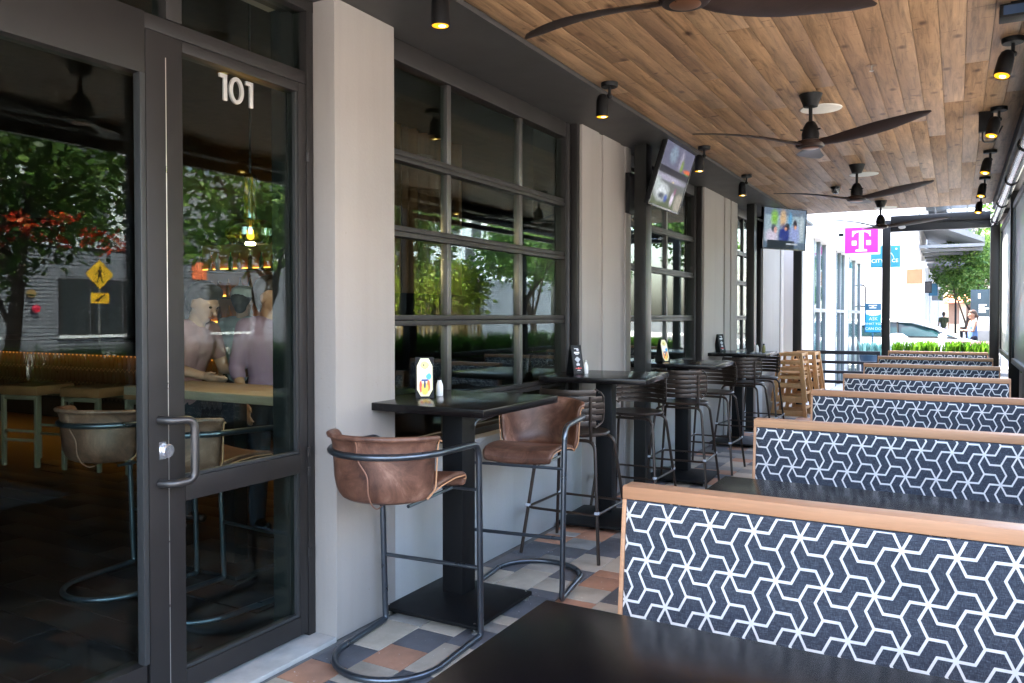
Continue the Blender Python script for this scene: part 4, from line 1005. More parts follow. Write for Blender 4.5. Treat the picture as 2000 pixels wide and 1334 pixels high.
for y0, y1 in ((15.4, 16.95), (18.5, 20.0), (20.8, 23.45)):
    f = MB(); ym = (y0 + y1) / 2
    for a, c in ((y0, y0 + .06), (y1 - .06, y1), (ym - .03, ym + .03)): f.box(-2.36, -2.285, a, c, -.06, 2.9)
    f.box(-2.36, -2.285, y0 + .06, ym - .03, 1.55, 1.62); f.box(-2.36, -2.285, ym + .03, y1 - .06, 1.55, 1.62)
    fo = f.build('window', shopg, dn, bev=.004); f = MB(); f.box(-2.33, -2.322, y0 + .03, y1 - .03, 0, 2.88); f.build('pane', glass_far, fo, smooth=False)
q = MB(); q.box(-8.8, -2.75, 14.05, 23.8, -.06, 0.0); q.build('shop_floor', shopw, dn)
q = MB(); q.tube(fillet([(-2.30, 23.62, 1.75), (-2.18, 23.62, 1.72), (-2.18, 23.62, 2.3), (-2.30, 23.62, 2.33)], .06, 5), .018, 8); q.build('door_handle', blackmet, dn)
mag_m = mat('magenta_sign_face', (.62, .004, .27), .35)
for i, (y, z0, z1, c) in enumerate(((15.75, 2.3, 2.8, (.45, .02, .16)), (15.9, 1.0, 1.45, (.4, .03, .15)), (16.5, .7, 1.5, (.03, .13, .2)), (16.4, 1.7, 2.6, (.08, .2, .09)))):
    q = MB(); q.box(-2.41, -2.395, y - .26, y + .26, z0, z1); tag(q.build('window_poster', mat('poster_%d' % i, c, .5)), ['magenta poster high in the first shop window', 'pink poster low in the first shop window', 'blue poster low in the first shop window', 'green poster high in the first shop window'][i], 'poster', 'posters in the phone shop window')
def blade_sign(label, x0, x1, y, z0, z1, m, edge=shopw, dp=.16, wx=None):
    t = thing('blade_sign', label, 'sign', ((x0 + x1) / 2, y, (z0 + z1) / 2), group='blade signs above the sidewalk'); hx, hz = (x1 - x0) / 2, (z1 - z0) / 2
    q = MB(); q.box(-hx - .03, hx + .03, -dp / 2, dp / 2, -hz - .03, hz + .03); q.build('box', edge, t, bev=.006)
    q = MB(); q.box(-hx, hx, -dp / 2 - .004, -dp / 2 + .002, -hz, hz); q.build('face', m, t)
    if wx is not None: q = MB(); q.box(wx - (x0 + x1) / 2, -hx - .03, -.03, .03, hz * .4, hz * .4 + .06); q.build('bracket', blackmet, t)
    return t, hx, hz, -dp / 2 - .004
sg, hx, hz, fy = blade_sign('magenta blade sign with a white letter T', -2.17, -1.5, 19.0, 2.86, 3.42, mag_m, wx=-2.3)
T = MB(); yz = lambda p: Vector((p[0], fy - .012, p[1])); yb2 = lambda p: Vector((p[0], fy + .001, p[1])); S = hz
arcp = lambda s: [(s * (.115 + .225 * math.cos(a)), .10 * S / .28 + .0 + .0) for a in ()]
T.prism([(-.045, .205), (.045, .205), (.045, -.195), (.115, -.21), (.115, -.245), (-.115, -.245), (-.115, -.21), (-.045, -.195)], yb2, yz)
for s in (-1, 1):
    pr = [(s * .046, .205), (s * .186, .205), (s * .186, .08), (s * .168, .08)] + [(s * (.046 + .122 * math.cos(a)), .08 + .098 * math.sin(a)) for a in (R(20), R(40), R(60), R(78), R(90))]
    T.prism(pr, yb2, yz); T.prism([(s * .10, -.01), (s * .19, -.01), (s * .19, -.11), (s * .10, -.11)], yb2, yz)
T.build('letter', white_m, sg, smooth=False)
teal_m = mat('teal_sign_face', (.006, .17, .25), .4); sg, hx, hz, fy = blade_sign('teal blade sign reading CITY, half hidden by the dark post', -2.05, -1.38, 24.0, 2.84, 3.37, teal_m, teal_m, wx=-2.3)
for s_, x, z, sz in (('CITY', -.19, -.12, .14), ('CE', .24, -.12, .13)):
    me = text_mesh(s_, sz, .004, white_m, 'lettering', Matrix(((1, 0, 0, x), (0, 0, -1, fy - .004), (0, 1, 0, z), (0, 0, 0, 1))), (1.05, 1)); inst(me, 'lettering', sg)
q = MB(); q.tube([(.02 + .2 * math.cos(a), fy - .006, -.12 + .26 * math.sin(a)) for a in [R(12 + 8 * i) for i in range(12)]], [.004 + .007 * math.sin(PI * i / 11) for i in range(12)], 6); q.lathe([(0, 0), (.025, 0), (.025, .008), (0, .008)], seg=14, M=Matrix.Translation((.27, fy, .2)) @ Matrix.Rotation(PI / 2, 4, 'X')); q.build('emblem', mat('sign_emblem', (.6, .8, .85), .5), sg)
pk_, _, hz_p, _ = blade_sign('blank pale orange blade sign with a white border', -1.29, -.87, 26.0, 2.41, 2.85, mat('peach_sign_face', (.2, .095, .045), .5))
q = MB(); q.tube([(-.22, .02, -2.69), (-.22, .02, .24)], .03, 10); q.build('pole', silver, pk_)
blade_sign('black rectangular blade sign beyond the pale orange one', -1.09, -.76, 30.0, 2.28, 2.6, mat('black_sign_face', (.025, .018, .02), .3), blackmet)
sg, hx, hz, fy = blade_sign('rounded blue blade sign behind the black one', -1.06, -.64, 33.0, 2.25, 2.64, mat('blue_sign_face', (.01, .16, .3), .4), mat('blue_sign_edge', (.01, .14, .26), .4))
blade_sign('small pale grey blade sign farthest down the row', -.98, -.5, 37.0, 2.12, 2.52, shopg)
# wall with the far row of shops
dn = thing('white_shop_row', 'long white row of shops with grey awnings down the street', 'building')
q = MB(); q.box(-9, -1.1, 28, 74, -.06, 7.5); q.build('wall', shopw, dn, bev=.01)
for y in range(29, 70, 4):
    f = MB(); f.box(-1.099, -1.06, y, y + 2.6, -.06, 2.9); fo = f.build('window', shopg, dn); f = MB(); f.box(-1.058, -1.05, y + .1, y + 1.25, .3, 2.8); f.box(-1.058, -1.05, y + 1.35, y + 2.5, .3, 2.8); f.build('pane', mat('sky_pane', (.18, .26, .33), .08, 0, .8), fo)
for y in range(28, 70, 4):
    f = MB(); f.box(-1.099, -.9, y + .2, y + .7, -.06, 3.2); f.build('pilaster', shopw, dn, bev=.01)
awn_m = mat('grey_awning_metal', (.17, .178, .185), .5, .2)
for k, (y0, y1, z, x1) in enumerate(((29, 36.5, 4.3, .75), (37.5, 45, 4.2, .7), (46, 56, 4.2, .7))):
    f = MB(); f.prism([(-1.1, z + .5), (x1, z - .35), (x1, z - .5), (-1.1, z + .3)], lambda p: Vector((p[0], y0, p[1])), lambda p: Vector((p[0], y1, p[1]))); ao = f.build('awning', awn_m, dn)
    for j in range(5):
        y = y0 + (y1 - y0) * (j + .02) / 4.1; f = MB(); f.box(-1.1, x1, y, y + .1, z - .62, z - .52); f.build('brace', awn_m, ao)
f = MB(); f.box(.85, 1.0, 28.2, 62, 5.9, 6.1); f.box(-1.1, -.4, 28.2, 62, 6.0, 6.1); co_ = f.build('canopy', awn_m, dn)
for j in range(9): f = MB(); f.box(-1.1, .95, 28.6 + j * 3.6, 28.7 + j * 3.6, 5.7, 6.0); f.build('beam', awn_m, co_)
for j in range(4): f = MB(); f.box(-.8 + j * .55, -.76 + j * .55, 28.2, 62, 5.62, 5.7); f.build('bar', awn_m, co_)
t = thing('pale_end_building', 'cream building closing the far end of the street', 'building', (0, 76, 0)); q = MB(); q.box(-6, 14, 0, 6, -.06, 5.5); q.build('wall', mat('cream_wall', (.7, .64, .5), .7), t)
for x in (-.6, .7, 2.0, 3.3): q = MB(); q.box(x, x + .8, -.05, .0, .8, 2.6); q.build('window', mat('brown_window', (.2, .13, .1), .4), t)
q = MB(); q.prism([(0, 3.3), (-1.4, 2.6), (-1.4, 2.5), (0, 3.1)], lambda p: Vector((-1.0, p[0], p[1])), lambda p: Vector((4.5, p[0], p[1]))); q.build('awning', mat('rust_awning', (.4, .14, .07), .6), t)
# small street furniture near the corner
po = thing('poster_stand', 'blue poster stand with white lettering at the shop corner', 'poster stand', (-1.93, 22.9, -.06))
q = MB(); q.box(-.2, .2, 0, .03, 1.1, 1.87); q.box(-.02, .02, .005, .03, 0, 1.1); q.box(-.18, .18, -.12, .15, 0, .03); q.build('board', mat('navy_board', (.012, .09, .16), .5), po, bev=.004)
screen_quad('print', (-.17, -.002, 1.12), (.2, -.002, 1.12), (.2, -.002, 1.69), (-.17, -.002, 1.69), picture('blue_print', (.02, .3, .62), [(.5, .96, .6, .22, (.8, .82, .85), .1)], 0), po)
for s_, z, sz in (('ASK', 1.46, .12), ('WHAT YOU', 1.33, .085), ('CAN DO', 1.2, .1)):
    me = text_mesh(s_, sz, .001, white_m, 'lettering', Matrix(((1, 0, 0, .015), (0, 0, -1, -.004), (0, 1, 0, z), (0, 0, 0, 1)))); inst(me, 'lettering', po)
q = MB(); q.box(-.1, .1, -.004, .0, 1.80, 1.83); q.box(-.085, .085, -.004, .0, 1.74, 1.765); q.box(-.025, .025, -.004, 0, 1.765, 1.80); q.build('emblem', white_m, po)
su = thing('potted_succulent', 'pale teal spiky plant in a dark planter by the railing', 'potted plant', (-1.72, 20.6, -.06), kind=None)
q = MB(); q.lathe([(.0, 0), (.22, 0), (.3, .62), (.27, .62), (.25, .56), (0, .56)], seg=20); q.build('pot', mat('navy_pot', (.02, .05, .09), .5), su)
b = grass(-.2, .2, -.2, .2, 260, .2, .42, .02, 7, 9); o = b.build('leaves', leafmat('agave_leaf', (.12, .3, .26), (.25, .5, .44), (.45, .7, .62), .2), su, smooth=False); o.location.z = .56; tag(o, kind='stuff')
bi = thing('trash_bin', 'white round-topped bin in front of the white car', 'bin', (-1.28, 21.6, -.06)); q = MB(); q.lathe([(0, 0), (.24, 0), (.25, .05), (.25, .78), (0, .78)], seg=24); q.build('body', shopw, bi); q = MB(); q.lathe([(.27, .8), (.275, .9), (.24, 1.03), (.14, 1.1), (0, 1.12)], seg=24); q.lathe([(.27, .8), (0, .8)], seg=24); q.build('lid', white_m, bi)
pk = thing('pink_banner', 'low pink banner on a frame behind the grass', 'banner', (.24, 19.5, -.06)); q = MB(); q.box(-.42, .42, -.01, .01, .62, 1.0); q.build('cloth', mat('pink_banner_cloth', (.75, .25, .42), .6), pk); q = MB(); q.box(-.44, -.42, -.015, .015, 0, 1.02); q.box(.42, .44, -.015, .015, 0, 1.02); q.build('frame', white_m, pk); q = MB()
for i, (x, z, w_) in enumerate(((-.22, .84, .12), (.0, .86, .06), (.2, .82, .13))): q.box(x - w_, x + w_, -.013, -.0105, z - .03, z + .03)
q.build('print', white_m, pk)
greyk = mat('kiosk_grey', (.14, .145, .15), .6)
ki = thing('kiosk_panel', 'tall dark street directory panel behind the woman', 'directory panel', (.72, 28.6, -.06)); q = MB(); q.box(-.34, .5, 0, .12, 1.52, 2.36); q.build('panel', mat('slate_panel', (.02, .04, .055), .4), ki, bev=.01); q = MB(); q.box(-.33, .49, .005, .115, 1.08, 1.515); q.build('insert', shopw, ki, bev=.01); q = MB(); q.box(-.33, .49, .01, .11, .0, 1.075); q.build('base', greyk, ki, bev=.01)
q = MB(); q.box(-.14, -.08, -.004, 0, 2.08, 2.24); q.build('emblem', white_m, ki)
for i, w_ in enumerate((.26, .18, .34, .22, .24)): q = MB(); q.box(-.12, -.12 + w_ * .8, -.004, 0, 1.86 - i * .055, 1.9 - i * .055); q.build('print', white_m, ki)
af = thing('sandwich_board', 'small black sandwich board far down the street', 'sandwich board', (.5, 44.5, -.06))
for s in (-1, 1): q = MB(); q.prism([(s * .25, 0), (s * .25 - s * .03, 0), (0 - s * .0, 1.0), (s * .03, 1.0)], lambda p: Vector((-.35, p[0], p[1])), lambda p: Vector((.35, p[0], p[1]))); q.build('board', blackmet, af)
q = MB(); q.box(-.22, .2, -.225, -.215, .45, .75); o = q.build('print', white_m, af); o.rotation_euler.x = 0
lp = thing('lamp_post', 'slim dark lamp post far down the street', 'lamp post', (-.05, 52, -.06)); q = MB(); q.tube([(0, 0, 0), (0, 0, 4.6)], [.06, .045], 8); q.build('pole', blackmet, lp); q = MB(); q.lathe([(0, 4.6), (.18, 4.66), (.1, 4.8), (0, 4.84)], seg=12); q.build('lantern', blackmet, lp)

# ------------------------------------------------------------------ white car
carw = mat('white_car_paint', (.78, .78, .78), .25, 0, .5, .02, 2, coat=.5); carg = mat('teal_car_glass', (.006, .022, .025), .12, 0, .3); rub = mat('tyre_rubber', (.02, .02, .02), .8)
c = thing('parked_car', 'white compact car parked across the end of the patio', 'car', (-1.18, 25.1, -.07))
def sec(x, hw, zb, zt, n=7):
    pts = [(hw * .86, zb), (hw, zb + .18), (hw * 1.01, zb + .42), (hw * .98, zt - .09), (hw * .9, zt - .01), (hw * .5, zt + .018)]
    return [Vector((x, -a, z)) for a, z in pts] + [Vector((x, 0, zt + .025))] + [Vector((x, a, z)) for a, z in pts[::-1]]
q = MB(); st = [(-2.15, .62, .42, .78), (-2.1, .78, .3, .92), (-1.8, .86, .24, 1.02), (-1.2, .88, .22, 1.0), (0, .89, .22, .97), (.9, .88, .22, .96), (1.4, .86, .24, .90), (1.9, .80, .28, .78), (2.12, .68, .36, .66), (2.2, .5, .42, .56)]
q.grid([sec(*s) for s in st], True); q.poly(sec(*st[0])[::-1]); q.poly(sec(*st[-1])); q.build('body', carw, c, ang=50)
q = MB(); st2 = [(-1.95, .6, 1.0), (-1.6, .62, 1.28), (-1.1, .6, 1.42), (-.5, .6, 1.47), (.1, .58, 1.44), (.6, .6, 1.28), (1.2, .64, .97)]
cab = lambda x, w_, z: [Vector((x, -.82, .99)), Vector((x, -(w_ + .06), max(.96, z - .07))), Vector((x, -w_ * .6, z)), Vector((x, w_ * .6, z)), Vector((x, w_ + .06, max(.96, z - .07))), Vector((x, .82, .99))]
q.grid([cab(*s) for s in st2], True); q.build('glasshouse', carg, c, ang=50)
q = MB(); q.grid([[p + Vector((0, 0, .012)) for p in cab(*s)[1:5]] for s in st2[:-1]]); q.grid([[p + Vector((0, 0, -.03)) for p in cab(*s)[1:5]] for s in st2[:-1]]); q.build('roof', carw, c, ang=50)
for s in (-1, 1):
    for pts in ([(.62, s * .665, 1.24), (1.25, s * .8, .96)], [(-.25, s * .675, 1.40), (-.22, s * .83, .96)], [(-1.55, s * .68, 1.24), (-2.0, s * .78, .98)], [(-1.6, s * .69, 1.235), (-.5, s * .67, 1.41), (.1, s * .65, 1.385), (.62, s * .665, 1.235)]):
        q = MB(); q.tube(pts, .035 if pts[0][0] != -.25 else .022, 8); q.build('pillar', carw if pts[0][0] != -.25 else blackmet, c)
    q = MB(); q.lathe([(0, -.09), (.07, -.07), (.085, 0), (.06, .07), (0, .085)], seg=12, M=Matrix.Translation((.86, s * .97, 1.0)) @ Matrix.Diagonal((1.3, 1, .8, 1))); q.build('mirror', carw, c)
    q = MB(); q.lathe([(0, -.03), (.09, -.02), (.11, .04), (0, .07)], seg=12, M=Matrix.Translation((2.02, s * .62, .68)) @ Matrix.Rotation(R(-60), 4, 'Y')); q.build('headlight', mat('headlight_glass', (.6, .62, .65), .1), c)
    for x in (-1.35, 1.38):
        q = MB(); Mw = Matrix.Translation((x, s * .80, .32)) @ Matrix.Rotation(PI / 2, 4, 'X'); q.lathe([(.2, -.1), (.3, -.1), (.32, -.07), (.32, .07), (.3, .1), (.2, .1)], seg=24, M=Mw); wo_ = q.build('wheel', rub, c)
        q = MB(); q.lathe([(0, -.08), (.06, -.105), (.2, -.085), (.2, .085), (.06, .105), (0, .08)], seg=20, M=Mw); q.build('rim', silver, wo_)
    q = MB(); q.tube([(1.22, s * .845, .955), (-2.0, s * .845, .965)], .013, 6); q.tube([(1.2, s * .80, .99), (.62, s * .685, 1.265), (.1, s * .675, 1.40), (-.5, s * .69, 1.425), (-1.1, s * .69, 1.38), (-1.6, s * .705, 1.25), (-1.95, s * .78, 1.0)], .012, 6); q.build('window_trim', blackmet, c)
    q = MB(); q.box(-.1, .1, s * .885, s * .9, .83, .85); q.build('door_handle', carw, c)

# ------------------------------------------------------------------ opposite side of the street
siding = mat('grey_blue_siding', (.12, .13, .16), .6); upperm = mat('pale_upper_wall', (.62, .65, .7), .6); greyb = mat('mid_grey_wall', (.2, .21, .23), .6)
ob = thing('opposite_building', 'long grey sided building across the street with pale upper floors', 'building', (26, 0, 0))
q = MB(); q.box(0, 12, -14, 62, -.06, 4.2)
q.build('wall', siding, ob)
q = MB()
for k in range(27): z = .1 + .15 * k; q.prism([(-.002, z), (-.045, z), (-.012, z + .145), (-.002, z + .145)], lambda p: Vector((p[0], -14, p[1])), lambda p: Vector((p[0], 62, p[1])))
tag(q.build('siding_board', siding, ob, smooth=False), kind='stuff')
for y0, y1 in ((10.0, 12.4), (14.2, 16.4), (18.7, 19.95), (20.05, 21.4), (21.5, 23.2), (26, 28.4), (33, 36), (38, 41), (44, 47)):
    f = MB(); f.box(-.1, -.048, y0, y1, .7, 3.0); fo = f.build('window', frame_m, ob); f = MB(); f.box(-.112, -.1002, y0 + .06, (y0 + y1) / 2 - .03, .76, 2.94); f.box(-.112, -.1002, (y0 + y1) / 2 + .03, y1 - .06, .76, 2.94); f.build('pane', darkpane, fo)
    f = MB(); f.box(-.16, -.101, y0 - .06, y1 + .06, .58, .7); f.build('sill', upperm, fo)
for y0, y1, x0, z1, m in ((-14, 6, .5, 9.5, upperm), (6, 13, 1.6, 8.2, greyb), (13, 24, .3, 10.0, upperm), (24, 31, 1.8, 8.6, greyb), (31, 62, .4, 9.8, upperm)):
    f = MB(); f.box(x0, 11.9, y0 + .01, y1 - .01, 4.2, z1); f.build('upper_floor', m, ob)
    y = y0 + 1.0
    while y + 1.6 < y1:
        for z in (5.0, 7.4):
            if z + 1.6 < z1: f = MB(); f.box(x0 - .04, x0 - .001, y, y + 1.3, z, z + 1.5); fo = f.build('window', greyb, ob); f = MB(); f.box(x0 - .05, x0 - .041, y + .08, y + 1.22, z + .08, z + 1.42); f.build('pane', mat_blue if False else darkpane, fo)
        y += 2.9
f = MB(); f.box(-.05, .3, 12, 24, 4.2, 4.28); f.box(-.05, -.01, 12, 24, 5.1, 5.16)
for k in range(60): f.box(-.04, -.02, 12 + .2 * k, 12.02 + .2 * k, 4.28, 5.1)
f.build('balcony', blackmet, ob)
me = text_mesh('BoulevardPARK', .42, .01, white_m, 'lettering', Matrix(((0, 0, -1, -.06), (-1, 0, 0, 30.2), (0, 1, 0, 4.35), (0, 0, 0, 1)))); f = MB(); f.box(-.04, .5, 27.5, 33, 4.02, 4.75); f.build('sign_band', greyb, ob); inst(me, 'lettering', ob)
f = MB(); f.box(-.08, .0, 25.0, 25.8, 3.2, 4.0); f.build('orange_panel', mat('orange_panel', (.75, .16, .06), .5), ob)
wl = thing('wall_lamp', 'lit globe lamp on the siding across the street', 'lamp', (25.9, 17.6, 2.35)); f = MB(); f.lathe([(0, -.16), (.12, -.12), (.17, 0), (.12, .12), (0, .16)], seg=16); f.build('globe', warm, wl); f = MB(); f.box(0, .05, -.05, .05, -.05, .05); f.build('bracket', blackmet, wl)
ab = thing('alarm_bell', 'red alarm bell on the siding below the globe lamp', 'alarm', (25.88, 17.75, 1.75)); f = MB(); f.lathe([(0, 0), (.16, 0), (.15, .06), (.08, .09), (0, .095)], seg=16, M=Matrix.Rotation(-PI / 2, 4, 'Y')); f.build('gong', mat('bell_red', (.6, .02, .06), .35), ab)
ps = thing('crossing_sign', 'yellow diamond pedestrian crossing sign across the street', 'road sign', (18, 15.2, -.05)); f = MB(); f.tube([(0, 0, 0), (0, 0, 3.25)], .03, 8); f.build('pole', silver, ps)
yel = mat('sign_yellow', (.75, .42, .015), .45); f = MB(); h = .46
f.prism([(-h, 2.82), (0, 2.82 - h), (h, 2.82), (0, 2.82 + h)], lambda p: Vector((-.035, p[0], p[1])), lambda p: Vector((-.045, p[0], p[1]))); pl = f.build('plate', yel, ps)
f = MB(); g0 = lambda p: Vector((-.0455, p[0], p[1])); g1 = lambda p: Vector((-.048, p[0], p[1]))
f.prism([(.04 * math.cos(a) + .01, 3.03 + .04 * math.sin(a)) for a in [2 * PI * i / 10 for i in range(10)]], g0, g1)
f.prism([(-.05, 2.97), (.06, 2.97), (.05, 2.78), (-.05, 2.78)], g0, g1); f.prism([(-.05, 2.779), (.0, 2.779), (-.06, 2.56), (-.12, 2.56)], g0, g1); f.prism([(.001, 2.779), (.05, 2.779), (.13, 2.56), (.07, 2.56)], g0, g1); f.prism([(-.051, 2.95), (-.051, 2.9), (-.14, 2.78), (-.16, 2.81)], g0, g1); f.prism([(.061, 2.95), (.061, 2.9), (.15, 2.8), (.17, 2.83)], g0, g1); f.build('pictogram', blackmet, pl, smooth=False)
f = MB(); f.box(-.045, -.035, -.3, .3, 1.92, 2.24); pl = f.build('plate', yel, ps); f = MB(); f.prism([(.2, 2.2), (.16, 2.22), (-.06, 2.06), (-.1, 2.1), (-.16, 1.97), (-.02, 1.98), (-.04, 2.02)], g0, g1); f.build('arrow', blackmet, pl, smooth=False)
# bamboo screen on the far kerb
bb = thing('bamboo_hedge', 'tall bamboo hedge by the curb opposite the first window', 'hedge', (6.4, 16.6, -.06)); g = random.Random(8); f = MB(); l = MB()
for i in range(150):
    x, y = g.uniform(-.3, .3), g.uniform(-2.0, 2.0); h = g.uniform(2.2, 3.0); dx, dy = g.gauss(0, .12), g.gauss(0, .12)
    f.tube([(x, y, 0), (x + dx * .4, y + dy * .4, h * .6), (x + dx, y + dy, h)], [.02, .016, .007], 5); leaves(l, g, (x + dx, y + dy, h - .3), (.3, .3, .5), 34, .15, .5)
tag(f.build('canes', mat('bamboo_cane', (.4, .27, .11), .5), bb), kind='stuff'); tag(l.build('foliage', leafmat('bamboo_leaf', (.16, .22, .02), (.3, .38, .035), (.42, .48, .07)), bb, smooth=False), kind='stuff')

# ------------------------------------------------------------------ dining room seen through the glass
bar = thing('bar_counter', 'long dark bar with picket tiles lit by an orange strip', 'bar', (-9.9, 6.9, 0))
f = MB(); f.box(-4.2, 4.0, -.3, .5, 1.13, 1.19); f.build('countertop', tabletop_m, bar, bev=.006)
f = MB(); f.box(-4.0, 3.8, -.06, .4, 0, 1.128); f.box(-4.2, 4.0, -.28, -.26, .95, 1.128); f.build('body', intwall_m, bar)
f = MB(); f.box(-3.99, 3.79, -.062, -.0602, .36, .96); f.build('grout', mat('pale_grout', (.55, .42, .28), .7), bar)
f = MB(); f.box(-4.0, 3.9, -.2, -.16, .975, .99); f.build('light_strip', led, bar)
tile_m = mat('dark_picket_tile', (.045, .038, .034), .3); hx_, hz_ = .041, .117
f = MB(); f.prism([(-hx_, -hz_ + .04), (0, -hz_), (hx_, -hz_ + .04), (hx_, hz_ - .04), (0, hz_), (-hx_, hz_ - .04)], lambda p: Vector((p[0], 0, p[1])), lambda p: Vector((p[0], -.008, p[1]))); pkm = f.mesh('tile', tile_m)
for r in range(3):
    for k in range(82):
        x = -3.95 + .094 * k + (.047 if r % 2 else 0); z = .83 - .207 * r
        inst(pkm, 'tile', bar, (x, -.0622, z))
st = None
for i, (x, y, lb) in enumerate(((-8.05, 4.6, 'leftmost pale framed bar stool seen through the entrance glass'), (-7.3, 4.75, 'middle pale framed bar stool seen through the entrance glass'), (-6.55, 4.9, 'right pale framed bar stool seen through the entrance glass'))):
    if st is None:
        st = thing('framed_stool', lb, 'bar stool', (x, y, 0), R(12), 'pale framed stools inside')
        pf = mat('pale_stool_frame', (.2, .17, .11), .5)
        for sx in (-1, 1):
            for sy in (-1, 1): f = MB(); f.box(sx * .21 - .018, sx * .21 + .018, sy * .2 - .018, sy * .2 + .018, 0, .70); f.build('leg', pf, st, bev=.003)
        for sy in (-1, 1): f = MB(); f.box(-.19, .19, sy * .2 - .012, sy * .2 + .012, .66, .70); f.box(-.19, .19, sy * .2 - .012, sy * .2 + .012, .34, .365); f.box(-.19, .19, sy * .2 - .012, sy * .2 + .012, .25, .275); f.build('rail', pf, st, bev=.003)
        f = MB(); f.box(-.24, .24, -.23, .23, .70, .80); f.build('seat', mat('tan_seat_pad', (.3, .13, .05), .5), st, bev=.03)
    else: dup(st, (x, y, 0), R(12), lb)
bs = thing('back_bar_shelf', 'back bar shelves of glowing bottles behind the glass door', 'shelf', (-9.9, 9.3, 0)); 
for z in (1.35, 1.8, 2.25): f = MB(); f.box(-1.6, 1.6, -.15, .15, z - .03, z); f.build('board', intwall_m, bs)
f = MB(); f.box(-1.6, 1.6, .14, .16, 1.0, 2.7); f.build('panel', mat('amber_back_panel', (.4, .18, .05), .4), bs)
for z in (1.39, 1.84, 2.29): f = MB(); f.box(-1.55, 1.55, .10, .13, z - .03, z); f.build('light_strip', emis('shelf_glow', (1, .4, .05), .22), bs)
bcol = [mat('amber_bottle', (.5, .2, .03), .1), mat('green_bottle', (.05, .2, .06), .1), mat('clear_bottle', (.5, .5, .45), .1), mat('brown_bottle', (.15, .06, .02), .1)]; bm_ = []
for m in bcol: f = MB(); f.lathe([(0, 0), (.038, 0), (.04, .01), (.04, .17), (.03, .21), (.013, .25), (.012, .3), (.015, .305), (0, .31)], seg=12); bm_.append(f.mesh('bottle', m))
g = random.Random(4)
for r, z in enumerate((1.35, 1.8, 2.25)):
    for k in range(12): ci = g.randrange(4); o = inst(bm_[ci], 'bottle', None, (-11.35 + .25 * k + g.uniform(-.04, .04), 9.25, z + .001), (0, 0, 0), (1, 1, g.uniform(.85, 1.1))); wh = '%s %s lit shelf of the back bar' % (['amber', 'green', 'clear', 'brown'][ci], ['bottle on the lowest', 'bottle on the middle', 'bottle on the top'][r]); tag(o, wh, 'bottle', wh.replace('bottle', 'bottles'))
dw = thing('drapery', 'tall brown drapery panels hanging inside the first window', 'curtain', (-4.6, 6.2, 0)); f = MB(); rows = []
for z in (1.7, 3.28): rows.append([Vector((.05 * math.sin(k * 1.9) + .02 * math.sin(k * .7), -1.4 + k * .03, z)) for k in range(75)])
f.grid(rows); f.build('cloth', mat('brown_drape', (.16, .075, .035), .7, 0, .3, .4, 3, stretch=(1, 6, .3)), dw)
pn = thing('pendant_lamp', 'amber glass pendant lamp hanging behind the entrance glass', 'pendant lamp', (-3.42, 3.13, 0)); f = MB(); f.tube([(0, 0, 3.3), (0, 0, 2.26)], .006, 6); f.build('cord', blackmet, pn)
agl = glass('amber_glass', (.62, .45, .08), .22, .6); f = MB(); f.lathe([(.03, 2.26), (.034, 2.25), (.034, 2.02)], seg=20); f.lathe([(.034, 2.02), (.10, 2.005), (.135, 1.96), (.135, 1.92), (.10, 1.88), (.05, 1.87)], seg=28); f.build('shade', agl, pn)
f = MB(); f.tube([(0, 0, 2.24), (0, 0, 1.94)], .006, 8); f.build('rod', silver, pn); ld = bpy.data.lights.new('pendant_glow', 'POINT'); ld.energy = 1.2; ld.color = (1, .68, .35); ld.shadow_soft_size = .03; lo = bpy.data.objects.new('pendant_glow', ld); COL.objects.link(lo); lo.parent = pn; lo.location = (0, 0, 1.85)
f = MB(); f.lathe([(0, 1.90), (.018, 1.91), (.02, 1.93), (.012, 1.96), (0, 1.965)], seg=12); f.build('bulb', warm, pn)
it = thing('dining_table', 'pale wood edged tall table behind the entrance glass', 'dining table', (-3.75, 3.3, 0)); f = MB(); f.box(-.68, .68, -.25, .25, 1.0, 1.05); f.build('tabletop', wood('pale_oak_table', [(.34, .25, .17), (.38, .28, .19)], 0, .4, False, .2), it, bev=.005); f = MB(); f.box(-.05, .05, -.05, .05, .02, .999); f.box(-.25, .25, -.22, .22, 0, .0198); f.build('pedestal', blackmet, it)
dup(ls, (-4.0, 2.72, 0), R(4), 'brown leather stool inside the dining room, seen through the big glass pane')
dup(ls, (-3.33, 2.74, 0), R(-4), 'brown leather stool inside the dining room, seen through the pane behind the door handle')

# ------------------------------------------------------------------ people
def skinmesh(caps, voxel, name, m, smooth=6):
    b = MB()
    for p0, r0, p1, r1 in caps:
        p0, p1 = Vector(p0), Vector(p1); d = (p1 - p0); L = d.length; d = d.normalized() if L > 1e-6 else Vector((0, 0, 1)); pts = []; rr = []
        for a in (80, 55, 25): pts.append(p0 - d * r0 * math.sin(R(a))); rr.append(r0 * math.cos(R(a)))
        pts.append(p0); rr.append(r0); pts.append(p1 if L > 1e-6 else p0 + d * 1e-4); rr.append(r1)
        for a in (25, 55, 80): pts.append(p1 + d * r1 * math.sin(R(a))); rr.append(r1 * math.cos(R(a)))
        b.tube(pts, rr, 14)
    me = bpy.data.meshes.new(name); me.from_pydata(b.v, [], b.f); o = bpy.data.objects.new(name, me); COL.objects.link(o)
    r = o.modifiers.new('r', 'REMESH'); r.mode = 'VOXEL'; r.voxel_size = voxel; s = o.modifiers.new('s', 'SMOOTH'); s.iterations = smooth; s.factor = .5
    dg = bpy.context.evaluated_depsgraph_get(); dg.update(); res = bpy.data.meshes.new_from_object(o.evaluated_get(dg)); bpy.data.objects.remove(o); bpy.data.meshes.remove(me)
    res.name = name; res.materials.clear(); res.materials.append(m); res.polygons.foreach_set('use_smooth', [True] * len(res.polygons)); return res
